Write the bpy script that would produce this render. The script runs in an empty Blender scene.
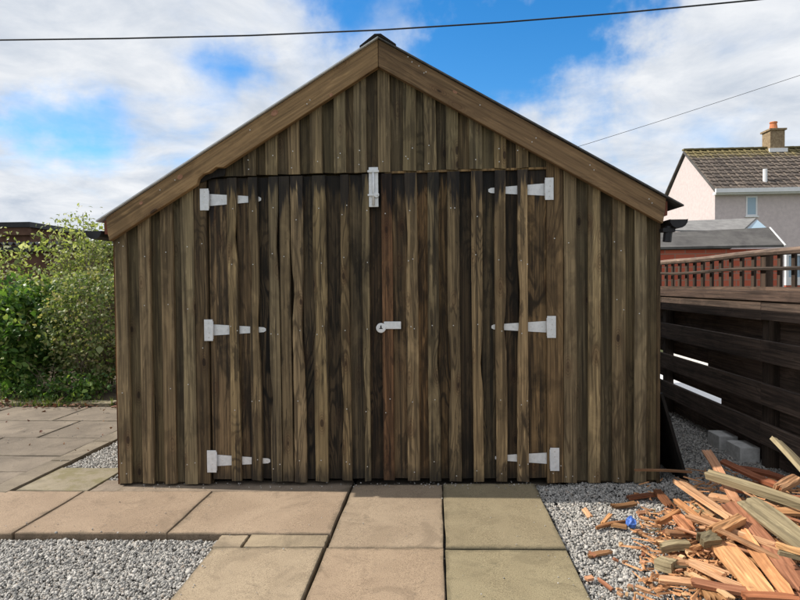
import bpy, math, random
import numpy as np
from mathutils import Vector, Matrix, Euler
R = math.radians
random.seed(7); rng = np.random.default_rng(7)
S = bpy.context.scene
COL = S.collection

# ------------------------------------------------------------------ camera
CAM = Vector((0.0, -3.9, 1.3)); YAW, PITCH, ROLL, F = R(3.53), R(-1.43), R(0.5), 600.0
cd = bpy.data.cameras.new('camera'); cam = bpy.data.objects.new('camera', cd); COL.objects.link(cam)
cd.sensor_width = 36; cd.lens = 36*F/800; cd.clip_start = .05; cd.clip_end = 3000
CM = Matrix.Rotation(YAW, 3, 'Z') @ Matrix.Rotation(math.pi/2+PITCH, 3, 'X') @ Matrix.Rotation(-ROLL, 3, 'Z')
cam.matrix_world = Matrix.Translation(CAM) @ CM.to_4x4()
S.camera = cam
def ray(px, py): return (CM @ Vector(((px-400)/F, (300-py)/F, -1))).normalized()
def onY(px, py, y=0.):  d = ray(px, py); return CAM + d*((y-CAM.y)/d.y)
def onX(px, py, x):     d = ray(px, py); return CAM + d*((x-CAM.x)/d.x)
def onZ(px, py, z=0.):  d = ray(px, py); return CAM + d*((z-CAM.z)/d.z)
def gz(x): return .014*max(-2.5, min(2.5, x))
def onG(px, py, h=0.):
    p = onZ(px, py, h)
    for _ in range(6): p = onZ(px, py, h+gz(p.x))
    return p

# ------------------------------------------------------------------ sky, sun, exposure
SUN_EL, SUN_AZ = R(43), R(5.0)          # sun stands to the left, five degrees behind the shed front
tosun = Vector((-math.cos(SUN_AZ)*math.cos(SUN_EL), math.sin(SUN_AZ)*math.cos(SUN_EL), math.sin(SUN_EL)))
W = bpy.data.worlds.new('World'); S.world = W; W.use_nodes = True
wt = W.node_tree; wt.nodes.clear()
def wn(t, **k):
    n = wt.nodes.new(t)
    for a, b in k.items(): setattr(n, a, b)
    return n
def wl(a, b): wt.links.new(a, b)
def wmath(op, a, b=None, c=None, clamp=False):
    n = wn('ShaderNodeMath', operation=op); n.use_clamp = clamp
    for i, v in enumerate((a, b, c)):
        if v is None: continue
        if isinstance(v, (int, float)): n.inputs[i].default_value = v
        else: wl(v, n.inputs[i])
    return n.outputs[0]
sky = wn('ShaderNodeTexSky'); sky.sky_type = 'NISHITA'; sky.sun_disc = False
sky.sun_elevation = SUN_EL; sky.sun_rotation = math.atan2(tosun.x, tosun.y)
sky.air_density = 1.0; sky.dust_density = .25; sky.ozone_density = 3.0; sky.altitude = 50
hs = wn('ShaderNodeHueSaturation'); hs.inputs['Saturation'].default_value = 1.38; hs.inputs['Value'].default_value = 1.75
wl(sky.outputs[0], hs.inputs['Color'])
tc = wn('ShaderNodeTexCoord'); sep = wn('ShaderNodeSeparateXYZ'); wl(tc.outputs['Generated'], sep.inputs[0])
den = wmath('ADD', wmath('MAXIMUM', sep.outputs[2], 0.0), 0.22)
cb = wn('ShaderNodeCombineXYZ'); wl(wmath('DIVIDE', sep.outputs[0], den), cb.inputs[0]); wl(wmath('DIVIDE', sep.outputs[1], den), cb.inputs[1])
def wnoise(scale, detail, rough, off, dist=0.):
    m = wn('ShaderNodeMapping'); m.inputs['Location'].default_value = off; wl(cb.outputs[0], m.inputs[0])
    n = wn('ShaderNodeTexNoise'); n.inputs['Scale'].default_value = scale; n.inputs['Detail'].default_value = detail
    n.inputs['Roughness'].default_value = rough; n.inputs['Distortion'].default_value = dist
    wl(m.outputs[0], n.inputs['Vector']); return n.outputs[0]
n1 = wnoise(1.5, 10, .56, (3.3, 1.7, 0), .25)
n2 = wnoise(3.6, 10, .6, (9.1, 4.2, 2), .35)
wv = wn('ShaderNodeTexNoise'); wv.inputs['Scale'].default_value = 5.; wv.inputs['Detail'].default_value = 6; wv.inputs['Roughness'].default_value = .6; wl(tc.outputs['Generated'], wv.inputs['Vector'])
wsub = wn('ShaderNodeVectorMath', operation='SUBTRACT'); wl(wv.outputs['Color'], wsub.inputs[0]); wsub.inputs[1].default_value = (.5, .5, .5)
wma = wn('ShaderNodeVectorMath', operation='MULTIPLY_ADD'); wl(wsub.outputs[0], wma.inputs[0]); wma.inputs[1].default_value = (.3, .3, .3); wl(tc.outputs['Generated'], wma.inputs[2])
wnm = wn('ShaderNodeVectorMath', operation='NORMALIZE'); wl(wma.outputs[0], wnm.inputs[0]); wdir = wnm.outputs[0]
def opening(px, py, w):        # a gap in the cloud deck, in the direction of a point of the sky
    d = ray(px, py); dp = wn('ShaderNodeVectorMath', operation='DOT_PRODUCT')
    dp.inputs[1].default_value = d; wl(wdir, dp.inputs[0])
    a = wmath('MULTIPLY', wmath('SUBTRACT', 1., dp.outputs['Value']), 1/(w*w))
    return wmath('EXPONENT', wmath('MULTIPLY', a, -1.))
ops = None
for px, py, w, k in ((440, 62, .065, .85), (530, 42, .075, .95), (600, 60, .055, .7), (590, 140, .045, .45), (620, 5, .05, .45), (335, -8, .05, .6),
                     (225, 78, .04, .42), (190, 145, .05, .42), (75, 132, .045, .42), (10, 108, .04, .42)):
    o = wmath('MULTIPLY', opening(px, py, w), k)
    ops = o if ops is None else wmath('ADD', ops, o)
mask = wmath('SUBTRACT', wmath('ADD', wmath('MULTIPLY', n1, 2.0), -.37), wmath('MULTIPLY', ops, .95))
mr = wn('ShaderNodeMapRange', interpolation_type='SMOOTHSTEP'); mr.inputs['From Min'].default_value = -.22; mr.inputs['From Max'].default_value = .58
wl(mask, mr.inputs['Value'])
cr = wn('ShaderNodeValToRGB'); e = cr.color_ramp.elements
e[0].position = .30; e[0].color = (5.3, 5.9, 6.8, 1); e[1].position = .64; e[1].color = (8.4, 8.6, 8.9, 1)
wl(n2, cr.inputs[0])
mx = wn('ShaderNodeMix', data_type='RGBA'); wl(mr.outputs[0], mx.inputs['Factor']); wl(hs.outputs[0], mx.inputs['A']); wl(cr.outputs[0], mx.inputs['B'])
bg = wn('ShaderNodeBackground'); bg.inputs['Strength'].default_value = .1; wl(mx.outputs['Result'], bg.inputs['Color'])
wo = wn('ShaderNodeOutputWorld'); wl(bg.outputs[0], wo.inputs['Surface'])
sl = bpy.data.lights.new('sun', 'SUN'); sl.energy = 5.0; sl.angle = R(.53); sl.color = (1, .93, .82)
so = bpy.data.objects.new('sun', sl); COL.objects.link(so); so.rotation_euler = tosun.to_track_quat('Z', 'Y').to_euler(); so.location = (-8, 2, 9)
S.view_settings.view_transform = 'Standard'; S.view_settings.look = 'None'; S.view_settings.gamma = 1
S.view_settings.exposure = 0.12; S.view_settings.use_curve_mapping = False

# ------------------------------------------------------------------ material helpers
class NT:
    def __init__(s, name):
        s.m = bpy.data.materials.new(name); s.m.use_nodes = True; s.t = s.m.node_tree
        s.b = s.t.nodes['Principled BSDF']; s.b.inputs['Specular IOR Level'].default_value = .3
    def n(s, t, **k):
        n = s.t.nodes.new(t)
        for a, b in k.items(): setattr(n, a, b)
        return n
    def put(s, v, sock):
        if isinstance(v, (int, float)): sock.default_value = v
        elif isinstance(v, tuple): sock.default_value = v if len(v) == len(sock.default_value) else v+(1,)
        else: s.t.links.new(v, sock)
    def math(s, op, a, b=None, clamp=False):
        n = s.n('ShaderNodeMath', operation=op); n.use_clamp = clamp; s.put(a, n.inputs[0])
        if b is not None: s.put(b, n.inputs[1])
        return n.outputs[0]
    def mix(s, f, a, b, blend='MIX'):
        n = s.n('ShaderNodeMix', data_type='RGBA', blend_type=blend); s.put(f, n.inputs['Factor']); s.put(a, n.inputs['A']); s.put(b, n.inputs['B'])
        return n.outputs['Result']
    def coord(s, kind='Object', scale=(1, 1, 1), rand=True):
        c = s.n('ShaderNodeTexCoord').outputs[kind]
        if rand:
            oi = s.n('ShaderNodeObjectInfo'); v = s.n('ShaderNodeVectorMath', operation='MULTIPLY_ADD')
            s.put(oi.outputs['Random'], v.inputs[0]); v.inputs[1].default_value = (37.3, 51.7, 23.9); s.put(c, v.inputs[2]); c = v.outputs[0]
        m = s.n('ShaderNodeMapping'); m.inputs['Scale'].default_value = scale; s.put(c, m.inputs[0]); return m.outputs[0]
    def noise(s, vec, scale, detail=4, rough=.55, dist=0.):
        n = s.n('ShaderNodeTexNoise'); s.put(vec, n.inputs['Vector']); n.inputs['Scale'].default_value = scale
        n.inputs['Detail'].default_value = detail; n.inputs['Roughness'].default_value = rough; n.inputs['Distortion'].default_value = dist
        return n.outputs[0]
    def rng(s, v, a, b, c=0., d=1., smooth=True):
        n = s.n('ShaderNodeMapRange'); n.interpolation_type = 'SMOOTHSTEP' if smooth else 'LINEAR'
        for i, x in enumerate((v, a, b, c, d)): s.put(x, n.inputs[i])
        return n.outputs[0]
    def ramp(s, v, *st):
        n = s.n('ShaderNodeValToRGB'); s.put(v, n.inputs[0]); el = n.color_ramp.elements
        while len(el) < len(st): el.new(.5)
        for x, (p, c) in zip(el, st): x.position = p; x.color = c+(1,)
        return n.outputs[0]
    def bump(s, h, strength=.5, dist=.01):
        n = s.n('ShaderNodeBump'); n.inputs['Strength'].default_value = strength; n.inputs['Distance'].default_value = dist
        s.put(h, n.inputs['Height']); s.t.links.new(n.outputs[0], s.b.inputs['Normal'])
    def done(s, col, rough=.8, metal=0.):
        s.put(col, s.b.inputs['Base Color']); s.put(rough, s.b.inputs['Roughness']); s.b.inputs['Metallic'].default_value = metal
        return s.m
M = {}
def sc(axis, along, across):
    v = [across]*3; v[axis] = along; return tuple(v)
def wood(name, axis, light, dark, ring=.5, knots=True, stain=None, sat=0., rough=.78, blotch=.55):
    """sawn board: fibres, contour-line figure, knots, blotches; Object colour tints each board"""
    t = NT(name); oi = t.n('ShaderNodeObjectInfo')
    fib = t.noise(t.coord(scale=sc(axis, 1.6, 75)), 1, 6, .62)
    broad = t.noise(t.coord(scale=sc(axis, .9, 9)), 1, 4, .55, .3)
    lowc = t.noise(t.coord(scale=sc(axis, 1.1, 7.5)), 1, 2, .45, .5)
    rings = t.math('SINE', t.math('MULTIPLY', lowc, 95.))
    rings = t.rng(rings, .0, 1., 0, 1)
    rmask = t.rng(t.noise(t.coord(scale=sc(axis, .7, 1.5)), 1, 1), .42, .68)
    c = t.mix(t.rng(fib, .28, .74, .1, .9), dark, light)
    med = t.noise(t.coord(scale=sc(axis, .75, 26)), 1, 5, .6, .15)
    c = t.mix(t.math('MULTIPLY', t.rng(med, .53, .61), .6), c, tuple(x*.5 for x in dark))
    c = t.mix(t.math('MULTIPLY', t.rng(t.noise(t.coord(scale=sc(axis, 5, 55)), 1, 3), .6, .72), .4), c, tuple(x*1.55 for x in light))  # pale flecks painted in as highlights
    c = t.mix(t.math('MULTIPLY', t.rng(broad, .42, .7), blotch), c, t.mix(.62, c, dark))
    c = t.mix(t.math('MULTIPLY', t.math('MULTIPLY', rings, rmask), ring), c, tuple(x*.55 for x in dark))
    patch = t.noise(t.coord(scale=sc(axis, 2.6, 5)), 1, 5, .6, .4)
    c = t.mix(t.math('MULTIPLY', t.rng(patch, .53, .64), blotch), c, t.mix(.75, c, tuple(x*.6 for x in dark)))
    c = t.mix(t.math('MULTIPLY', t.rng(patch, .44, .28), .35), c, tuple(x*1.25 for x in light))
    h = t.math('ADD', t.math('MULTIPLY', fib, .8), t.math('MULTIPLY', rings, .12))
    saw = t.noise(t.coord(scale=sc(axis, 130, 3)), 1, 2)
    h = t.math('ADD', h, t.math('MULTIPLY', saw, .12))
    if knots:
        v = t.n('ShaderNodeTexVoronoi'); t.put(t.coord(scale=sc(axis, 3.3, 8.0)), v.inputs['Vector']); v.inputs['Scale'].default_value = 1.
        k = t.rng(v.outputs['Distance'], .07, .12, 1, 0); halo = t.rng(v.outputs['Distance'], .1, .36, 1, 0)
        kr = t.math('MULTIPLY', t.rng(t.math('SINE', t.math('MULTIPLY', v.outputs['Distance'], 110.)), .1, .9), halo)
        c = t.mix(t.math('MULTIPLY', kr, .5), c, tuple(x*.5 for x in dark))
        c = t.mix(t.math('MULTIPLY', halo, .55), c, t.mix(.5, c, (.10, .045, .02)))
        c = t.mix(t.math('MULTIPLY', k, .85), c, (.035, .02, .012))
    if stain is not None:           # black run marks of old paint that start at the head of the door
        g = t.n('ShaderNodeNewGeometry'); sp = t.n('ShaderNodeSeparateXYZ'); t.put(g.outputs['Position'], sp.inputs[0])
        c = t.mix(t.math('MULTIPLY', t.rng(t.noise(t.coord(scale=(11, 11, 2.2)), 1, 5, .65, .6), .55, .60), .6), c, (.02, .015, .01))
        st = t.noise(t.coord(scale=(26, 1, .9)), 1, 3, .6)
        edge = t.math('ADD', sp.outputs[2], t.math('MULTIPLY', t.math('SUBTRACT', st, .5), .75))
        c = t.mix(t.math('MULTIPLY', t.rng(edge, stain-.13, stain-.05), .88), c, (.012, .012, .014))
        c = t.mix(t.math('MULTIPLY', t.rng(t.noise(t.coord(scale=(30, 30, .8)), 1, 4), .56, .66), .72), c, (.014, .011, .009))
        lo = t.math('ADD', sp.outputs[2], t.math('MULTIPLY', t.noise(t.coord(scale=(14, 1, 6)), 1, 3), -.16))
        c = t.mix(t.rng(lo, -.06, .08, .6, 0), c, (.02, .017, .014))
    c = t.mix(1., c, oi.outputs['Color'], 'MULTIPLY')
    t.bump(h, .8, .004)
    return t.done(c, rough)
M['wall'] = wood('weathered_wall_wood', 2, (.37, .275, .148), (.082, .059, .033), .55)
M['door'] = wood('stained_door_wood', 2, (.37, .272, .148), (.074, .053, .03), .7, stain=1.97)
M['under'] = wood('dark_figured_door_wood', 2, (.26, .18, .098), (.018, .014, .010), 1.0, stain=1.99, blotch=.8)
M['barge'] = wood('bargeboard_wood', 0, (.335, .222, .115), (.15, .096, .05), .5, blotch=.55)
M['oldwood'] = wood('old_fence_wood', 1, (.15, .108, .086), (.034, .025, .021), .4, knots=False)
M['fencepost'] = wood('old_post_wood', 2, (.10, .072, .055), (.03, .021, .016), .4, knots=False)
M['raw'] = wood('split_softwood', 0, (.80, .55, .335), (.40, .23, .125), .5, knots=False, blotch=.65, rough=.8)
M['treated'] = wood('treated_green_wood', 0, (.42, .35, .215), (.21, .165, .095), .4, knots=False, blotch=.5)
M['darkply'] = wood('dark_sheet_wood', 2, (.022, .018, .016), (.008, .007, .006), .3, knots=False)
def simple(name, c1, c2, scale=8., rough=.8, bump=.3, metal=0., detail=6, bd=.004, c3=None, s3=2.):
    t = NT(name); v = t.coord(rand=True)
    n = t.noise(v, scale, detail, .62); c = t.mix(t.rng(n, .32, .68), c1, c2)
    if c3: c = t.mix(t.rng(t.noise(v, s3, 5, .6, .4), .47, .68), c, c3)
    if bump: t.bump(n, bump, bd)
    return t.done(c, rough, metal)
M['knotwood'] = simple('knot_wood', (.27, .13, .075), (.40, .21, .13), 60, .7, .4)
M['galv'] = simple('galvanised_steel', (.66, .68, .70), (.78, .79, .81), 40, .42, .03, .2)
M['nail'] = simple('nail_steel', (.55, .54, .52), (.75, .74, .72), 60, .4, 0, .4)
M['black'] = simple('black_plastic', (.012, .012, .014), (.022, .022, .026), 12, .42, 0)
M['felt'] = simple('roof_sheet', (.07, .07, .073), (.12, .12, .123), 30, .75, .3)
M['litsheet'] = simple('lit_tone_roof_sheet', (.55, .56, .58), (.68, .69, .7), 20, .5, .1)  # left roof sheet: its sunlit edge is put into this paler colour
M['whitetrim'] = simple('white_trim', (.72, .73, .75), (.80, .80, .81), 5, .5, 0)
M['earth'] = simple('earth', (.085, .065, .045), (.13, .10, .07), 14, .95, .6, bd=.02)
M['ground'] = simple('garden_ground', (.05, .07, .025), (.10, .10, .05), 3, .95, .5, bd=.02)
M['gravelbed'] = simple('gravel_bed', (.06, .055, .05), (.16, .155, .145), 70, .95, .8, bd=.01)
M['bark'] = simple('twig_bark', (.13, .10, .075), (.25, .21, .165), 30, .9, .4)
M['concrete'] = simple('concrete_block', (.45, .44, .42), (.6, .59, .57), 25, .9, .4)
M['render'] = simple('pebbledash', (.55, .475, .475), (.63, .545, .54), 7, .92, .6, bd=.01, detail=9)
M['chim'] = simple('chimney_brick', (.20, .14, .085), (.34, .26, .16), 9, .9, .4)
M['pot'] = simple('terracotta', (.50, .17, .075), (.60, .24, .11), 6, .8, .2)
M['greyroof'] = simple('grey_roof_felt', (.07, .066, .066), (.105, .10, .097), 4, .9, .4, c3=(.13, .125, .12), s3=1.2)
M['paleroof'] = simple('pale_roof_felt', (.19, .185, .185), (.26, .255, .25), 4, .9, .3)
M['brownwall'] = simple('brown_boarding', (.085, .045, .032), (.13, .072, .05), 7, .9, .4)
M['rust'] = simple('red_primer', (.16, .055, .035), (.22, .08, .05), 15, .8, .2)
M['bluerag'] = simple('blue_plastic', (.05, .13, .48), (.10, .22, .62), 20, .45, .2)
t = NT('window_glass'); M['glass'] = t.done((.30, .42, .52), .12); t.b.inputs['Specular IOR Level'].default_value = .6
def slabmat(name, a, b, spot=(.11, .10, .085), grit=1., moss=None):
    t = NT(name); v = t.coord('Object'); oi = t.n('ShaderNodeObjectInfo')
    big = t.noise(v, 2.2, 7, .62, .5); fine = t.noise(v, 260, 2, .6); mid = t.noise(v, 26, 5, .65)
    c = t.mix(t.rng(big, .33, .68), a, b)
    c = t.mix(t.math('MULTIPLY', t.rng(fine, .52, .74), .5*grit), c, tuple(min(.8, x*1.45) for x in b))
    c = t.mix(t.math('MULTIPLY', t.rng(fine, .46, .30), .6*grit), c, tuple(x*.42 for x in a))
    c = t.mix(t.math('MULTIPLY', t.rng(mid, .56, .74), .35), c, spot)
    c = t.mix(t.math('MULTIPLY', t.rng(t.noise(v, 5.5, 6, .7, .8), .6, .72), .35), c, tuple(x*.55 for x in a))
    gc = t.n('ShaderNodeSeparateXYZ'); t.put(t.n('ShaderNodeTexCoord').outputs['Generated'], gc.inputs[0])
    ex_ = t.math('MINIMUM', t.math('MINIMUM', gc.outputs[0], t.math('SUBTRACT', 1., gc.outputs[0])), t.math('MINIMUM', gc.outputs[1], t.math('SUBTRACT', 1., gc.outputs[1])))
    ed = t.math('ADD', ex_, t.math('MULTIPLY', t.math('SUBTRACT', t.noise(v, 12, 5, .7), .5), .12))
    c = t.mix(t.rng(ed, -.01, .045, .6, 0), c, (.07, .06, .042))                     # grime and algae creeping in from the joints
    c = t.mix(t.math('MULTIPLY', t.rng(t.noise(v, 60, 4, .7), .64, .72), .45), c, (.06, .055, .045))
    c = t.mix(t.math('MULTIPLY', t.rng(t.noise(v, 3.1, 7, .7, 1.2), .52, .66), .4), c, tuple(x*.62 for x in a))
    if moss: c = t.mix(t.math('MULTIPLY', t.rng(t.noise(v, 7, 6, .7), .45, .65), .7), c, moss)
    c = t.mix(1., c, oi.outputs['Color'], 'MULTIPLY')
    t.bump(t.math('ADD', t.math('MULTIPLY', fine, .6), mid), .5, .0035)
    return t.done(c, .9)
M['slab'] = slabmat('paving_concrete', (.265, .205, .148), (.335, .265, .195), grit=1.6)
M['slabside'] = slabmat('worn_paving_concrete', (.17, .145, .12), (.27, .232, .19))
M['slabmoss'] = slabmat('mossy_paving_concrete', (.23, .195, .145), (.31, .265, .20), moss=(.16, .14, .065))
t = NT('pebble_stone'); g = t.n('ShaderNodeNewGeometry')
c = t.ramp(g.outputs['Random Per Island'], (0., (.07, .068, .065)), (.25, (.21, .20, .185)), (.6, (.42, .395, .36)), (.88, (.60, .57, .53)), (1., (.36, .28, .21)))
M['pebble'] = t.done(t.mix(.35, c, t.mix(t.noise(t.coord(rand=False), 240, 3), (.2, .2, .19), (.6, .59, .57))), .9)
def leafmat(name, stops, trans=.35, rough=.45):
    t = NT(name); g = t.n('ShaderNodeNewGeometry'); c = t.ramp(g.outputs['Random Per Island'], *stops)
    t.done(c, rough); tr = t.n('ShaderNodeBsdfTranslucent'); t.put(t.mix(1., c, (1.5, 1.6, .7), 'MULTIPLY'), tr.inputs[0])
    ms = t.n('ShaderNodeMixShader'); ms.inputs[0].default_value = trans; t.put(t.b.outputs[0], ms.inputs[1]); t.put(tr.outputs[0], ms.inputs[2])
    t.t.links.new(ms.outputs[0], t.t.nodes['Material Output'].inputs['Surface']); return t.m
M['leafA'] = leafmat('broad_leaf', ((0., (.035, .085, .022)), (.5, (.085, .17, .04)), (.8, (.17, .26, .065)), (1., (.30, .34, .13))), rough=.34)
M['leafB'] = leafmat('small_leaf', ((0., (.065, .095, .035)), (.45, (.17, .225, .08)), (.75, (.29, .31, .15)), (1., (.36, .29, .18))))
M['leafC'] = leafmat('pale_leaf', ((0., (.12, .16, .06)), (.5, (.24, .28, .09)), (.8, (.36, .37, .2)), (1., (.5, .5, .42))), .45)
M['leafD'] = leafmat('fallen_leaf', ((0., (.07, .03, .02)), (.5, (.17, .07, .045)), (1., (.24, .15, .08))), .1, .7)
M['grass'] = leafmat('weed_blade', ((0., (.05, .09, .02)), (.6, (.12, .17, .04)), (1., (.22, .22, .08))))
t = NT('brick_red'); br = t.n('ShaderNodeTexBrick'); t.put(t.coord('Object', rand=False), br.inputs['Vector'])
mp = br.inputs['Vector'].links[0].from_node; mp.inputs['Rotation'].default_value = (R(90), 0, 0)
br.inputs['Scale'].default_value = 1.; br.inputs['Brick Width'].default_value = .45; br.inputs['Row Height'].default_value = .15; br.inputs['Mortar Size'].default_value = .012
for k, v in (('Color1', (.40, .085, .05, 1)), ('Color2', (.48, .13, .08, 1)), ('Mortar', (.30, .17, .13, 1))): br.inputs[k].default_value = v
M['brick'] = t.done(br.outputs['Color'], .9)
t = NT('roof_tile'); oi = t.n('ShaderNodeObjectInfo'); g = t.n('ShaderNodeNewGeometry'); sp = t.n('ShaderNodeSeparateXYZ'); t.put(g.outputs['Position'], sp.inputs[0])
v = t.coord(rand=True); c = t.mix(t.rng(t.noise(v, 6, 5), .35, .65), (.10, .082, .072), (.19, .158, .132))
c = t.mix(1., c, t.ramp(oi.outputs['Random'], (0., (.6, .6, .62)), (1., (1.0, .98, .96))), 'MULTIPLY')
lich = t.math('ADD', t.math('MULTIPLY', t.noise(t.coord('Object', rand=True), 3, 4), .9), sp.outputs[2])
c = t.mix(t.math('MULTIPLY', t.rng(lich, 7.3, 7.75), .75), c, (.19, .155, .06)); M['tile'] = t.done(c, .92)

# ------------------------------------------------------------------ object helpers
def mesh(name, verts, faces, mat=None, parent=None, smooth=False, loc=(0, 0, 0), color=None):
    me = bpy.data.meshes.new(name); me.from_pydata([tuple(v) for v in verts], [], faces); me.validate(); me.update()
    import bmesh
    bm = bmesh.new(); bm.from_mesh(me); bmesh.ops.recalc_face_normals(bm, faces=bm.faces); bm.to_mesh(me); bm.free()
    if smooth: me.polygons.foreach_set('use_smooth', [True]*len(me.polygons))
    return link(name, me, mat, parent, loc, color)
def link(name, me, mat=None, parent=None, loc=(0, 0, 0), color=None):
    o = bpy.data.objects.new(name, me); COL.objects.link(o); o.location = loc
    if mat and not me.materials: me.materials.append(M[mat] if isinstance(mat, str) else mat)
    if parent: o.parent = parent
    if color: o.color = tuple(color)+(1,)
    return o
def bulk(name, verts, tris, mat, parent=None):
    me = bpy.data.meshes.new(name); nv, nf = len(verts), len(tris); k = tris.shape[1]
    me.vertices.add(nv); me.vertices.foreach_set('co', verts.astype(np.float32).ravel())
    me.loops.add(nf*k); me.loops.foreach_set('vertex_index', tris.astype(np.int32).ravel())
    me.polygons.add(nf); me.polygons.foreach_set('loop_start', np.arange(0, nf*k, k, dtype=np.int32))
    me.update(calc_edges=True); me.validate(); return link(name, me, mat, parent)
def empty(name, loc=(0, 0, 0), rz=0.):
    o = bpy.data.objects.new(name, None); COL.objects.link(o); o.location = loc; o.rotation_euler.z = rz; o.empty_display_size = .1; return o
def tag(o, label=None, cat=None, group=None, kind=None):
    for k, v in (('label', label), ('category', cat), ('group', group), ('kind', kind)):
        if v: o[k] = v
    return o
BF = [(0, 1, 2, 3), (7, 6, 5, 4), (0, 4, 5, 1), (1, 5, 6, 2), (2, 6, 7, 3), (3, 7, 4, 0)]
def boxv(x0, x1, y0, y1, z0, z1): return [(x0, y0, z0), (x1, y0, z0), (x1, y1, z0), (x0, y1, z0), (x0, y0, z1), (x1, y0, z1), (x1, y1, z1), (x0, y1, z1)]
class MB:
    def __init__(s): s.v = []; s.f = []
    def add(s, v, f): n = len(s.v); s.v += [tuple(x) for x in v]; s.f += [tuple(i+n for i in q) for q in f]; return s
    def box(s, *a): return s.add(boxv(*a), BF)
    def prism(s, poly, y0, y1):                 # polygon in the XZ plane pushed along Y
        n = len(poly); v = [(x, y0, z) for x, z in poly]+[(x, y1, z) for x, z in poly]
        f = [tuple(range(n)), tuple(range(2*n-1, n-1, -1))]+[(i, i+n, (i+1) % n+n, (i+1) % n) for i in range(n)]
        return s.add(v, f)
    def tube(s, pts, rad, k=6):
        pts = [Vector(p) for p in pts]; v = []; rads = rad if hasattr(rad, '__len__') else [rad]*len(pts)
        for i, p in enumerate(pts):
            d = (pts[min(i+1, len(pts)-1)]-pts[max(i-1, 0)]).normalized(); u = d.orthogonal().normalized(); w = d.cross(u)
            v += [p+(u*math.cos(a)+w*math.sin(a))*rads[i] for a in (2*math.pi*j/k for j in range(k))]
        f = [(i*k+j, i*k+(j+1) % k, (i+1)*k+(j+1) % k, (i+1)*k+j) for i in range(len(pts)-1) for j in range(k)]
        f += [tuple(range(k-1, -1, -1)), tuple(range(len(v)-k, len(v)))]
        return s.add(v, f)
    def disc(s, x, y, z, r, t, k=8):            # short cylinder along Y facing the camera
        return s.prism([(x+r*math.cos(2*math.pi*j/k), z+r*math.sin(2*math.pi*j/k)) for j in range(k)], y-t, y)
    def build(s, name, mat, parent=None, smooth=False, loc=(0, 0, 0), color=None):
        return mesh(name, [tuple(Vector(a)-Vector(loc)) for a in s.v], s.f, mat, parent, smooth, loc, color)
def bevel(o, w=.004, seg=1):
    b = o.modifiers.new('bevel', 'BEVEL'); b.width = w; b.segments = seg; b.limit_method = 'ANGLE'; return o
def structure(o): o['kind'] = 'structure'; return o

# ------------------------------------------------------------------ ground and paving
ground = structure(mesh('ground', [(-250, -60, -.12), (250, -60, -.12), (250, 300, -.12), (-250, 300, -.12)], [(0, 1, 2, 3)], 'ground'))
def sheet(name, x0, x1, y0, y1, h, mat, nx=6):
    v = []; f = []
    for i in range(nx+1):
        x = x0+(x1-x0)*i/nx; v += [(x, y0, gz(x)+h), (x, y1, gz(x)+h)]
    f = [(2*i, 2*i+2, 2*i+3, 2*i+1) for i in range(nx)]
    return structure(mesh(name, v, f, mat))
sheet('gravel_bed', -6.5, 4.2, -3.4, 5.2, -.052, 'gravelbed', 24)
ygs = onG(213, 491).y; yg0 = onG(160, 534).y      # path row back and front edges
xJ = [onG(77, 496).x, onG(213, 491).x, onG(349, 492).x, onG(443, 490).x, onG(539, 492).x]
yF0 = onG(400, 484).y; yF1 = onG(390, 548).y
patio = structure(empty('patio', (0, 0, 0)))
def slab(name, x0, x1, y0, y1, mat='slab', tint=(1, 1, 1), h=0., th=.05, parent=None, jag=.003, rot=0., tilt=0., g=.005):
    x0 += g; x1 -= g; y0 += g; y1 -= g; loc = ((x0+x1)/2, (y0+y1)/2, 0)
    n = 6; top = []
    def edge(a, b): return [(a[0]+(b[0]-a[0])*i/n+random.uniform(-jag, jag), a[1]+(b[1]-a[1])*i/n+random.uniform(-jag, jag)) for i in range(n)]
    c = [(x0, y0), (x1, y0), (x1, y1), (x0, y1)]; ring = sum((edge(c[i], c[(i+1) % 4]) for i in range(4)), [])
    ca, sa = math.cos(rot), math.sin(rot)
    ring = [(loc[0]+(x-loc[0])*ca-(y-loc[1])*sa, loc[1]+(x-loc[0])*sa+(y-loc[1])*ca) for x, y in ring]
    N = len(ring); lv = []
    for inset, dz in ((0., -th), (0., -.006), (.005, 0.)):
        for x, y in ring:
            dx, dy = x-loc[0], y-loc[1]; l = math.hypot(dx, dy)
            lv.append((dx*(1-inset/l), dy*(1-inset/l), gz(x)+h+dz+tilt*dy+(random.uniform(-.0008, .0008) if inset else 0)))
    f = [tuple(range(2*N, 3*N))]+[(k*N+i, k*N+(i+1) % N, (k+1)*N+(i+1) % N, (k+1)*N+i) for k in range(2) for i in range(N)]
    return mesh(name, lv, f, mat, parent, False, loc, tint)
def psl(*a, **k): return slab('paving_slab', *a, parent=patio, **k)
psl(xJ[0]-.88, xJ[0], yg0-.012, ygs, tint=(.98, .92, .88), h=.002)
psl(xJ[0]-1.78, xJ[0]-.89, yg0-.012, ygs, tint=(.95, .92, .88), h=.0)
psl(xJ[0], xJ[1]+.0035, yg0, ygs, tint=(1.0, .94, .90), h=.003)
psl(xJ[1]-.0035, xJ[2], yg0+.008, ygs, tint=(1.05, 1.0, .96), h=.0)
psl(xJ[2]+.006, xJ[3], yF1, yF0, tint=(1.0, .98, .94), h=-.002)
psl(xJ[3], xJ[4], yF1, yF0, tint=(.84, .88, .76), h=.004, rot=.004)
psl(xJ[2]+.004, xJ[3], yF1-.91, yF1, tint=(1.02, .96, .90), h=.003)
psl(xJ[3], xJ[4]+.004, yF1-.92, yF1-.006, tint=(.85, .90, .76), h=-.001)
ys = onG(270, 547).y; xd0 = onG(213, 547).x
psl(xd0, xJ[2]-.004, ys-.91, ys, tint=(1.08, 1.08, 1.02), h=.001)
xs = onG(246, 540).x
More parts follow.
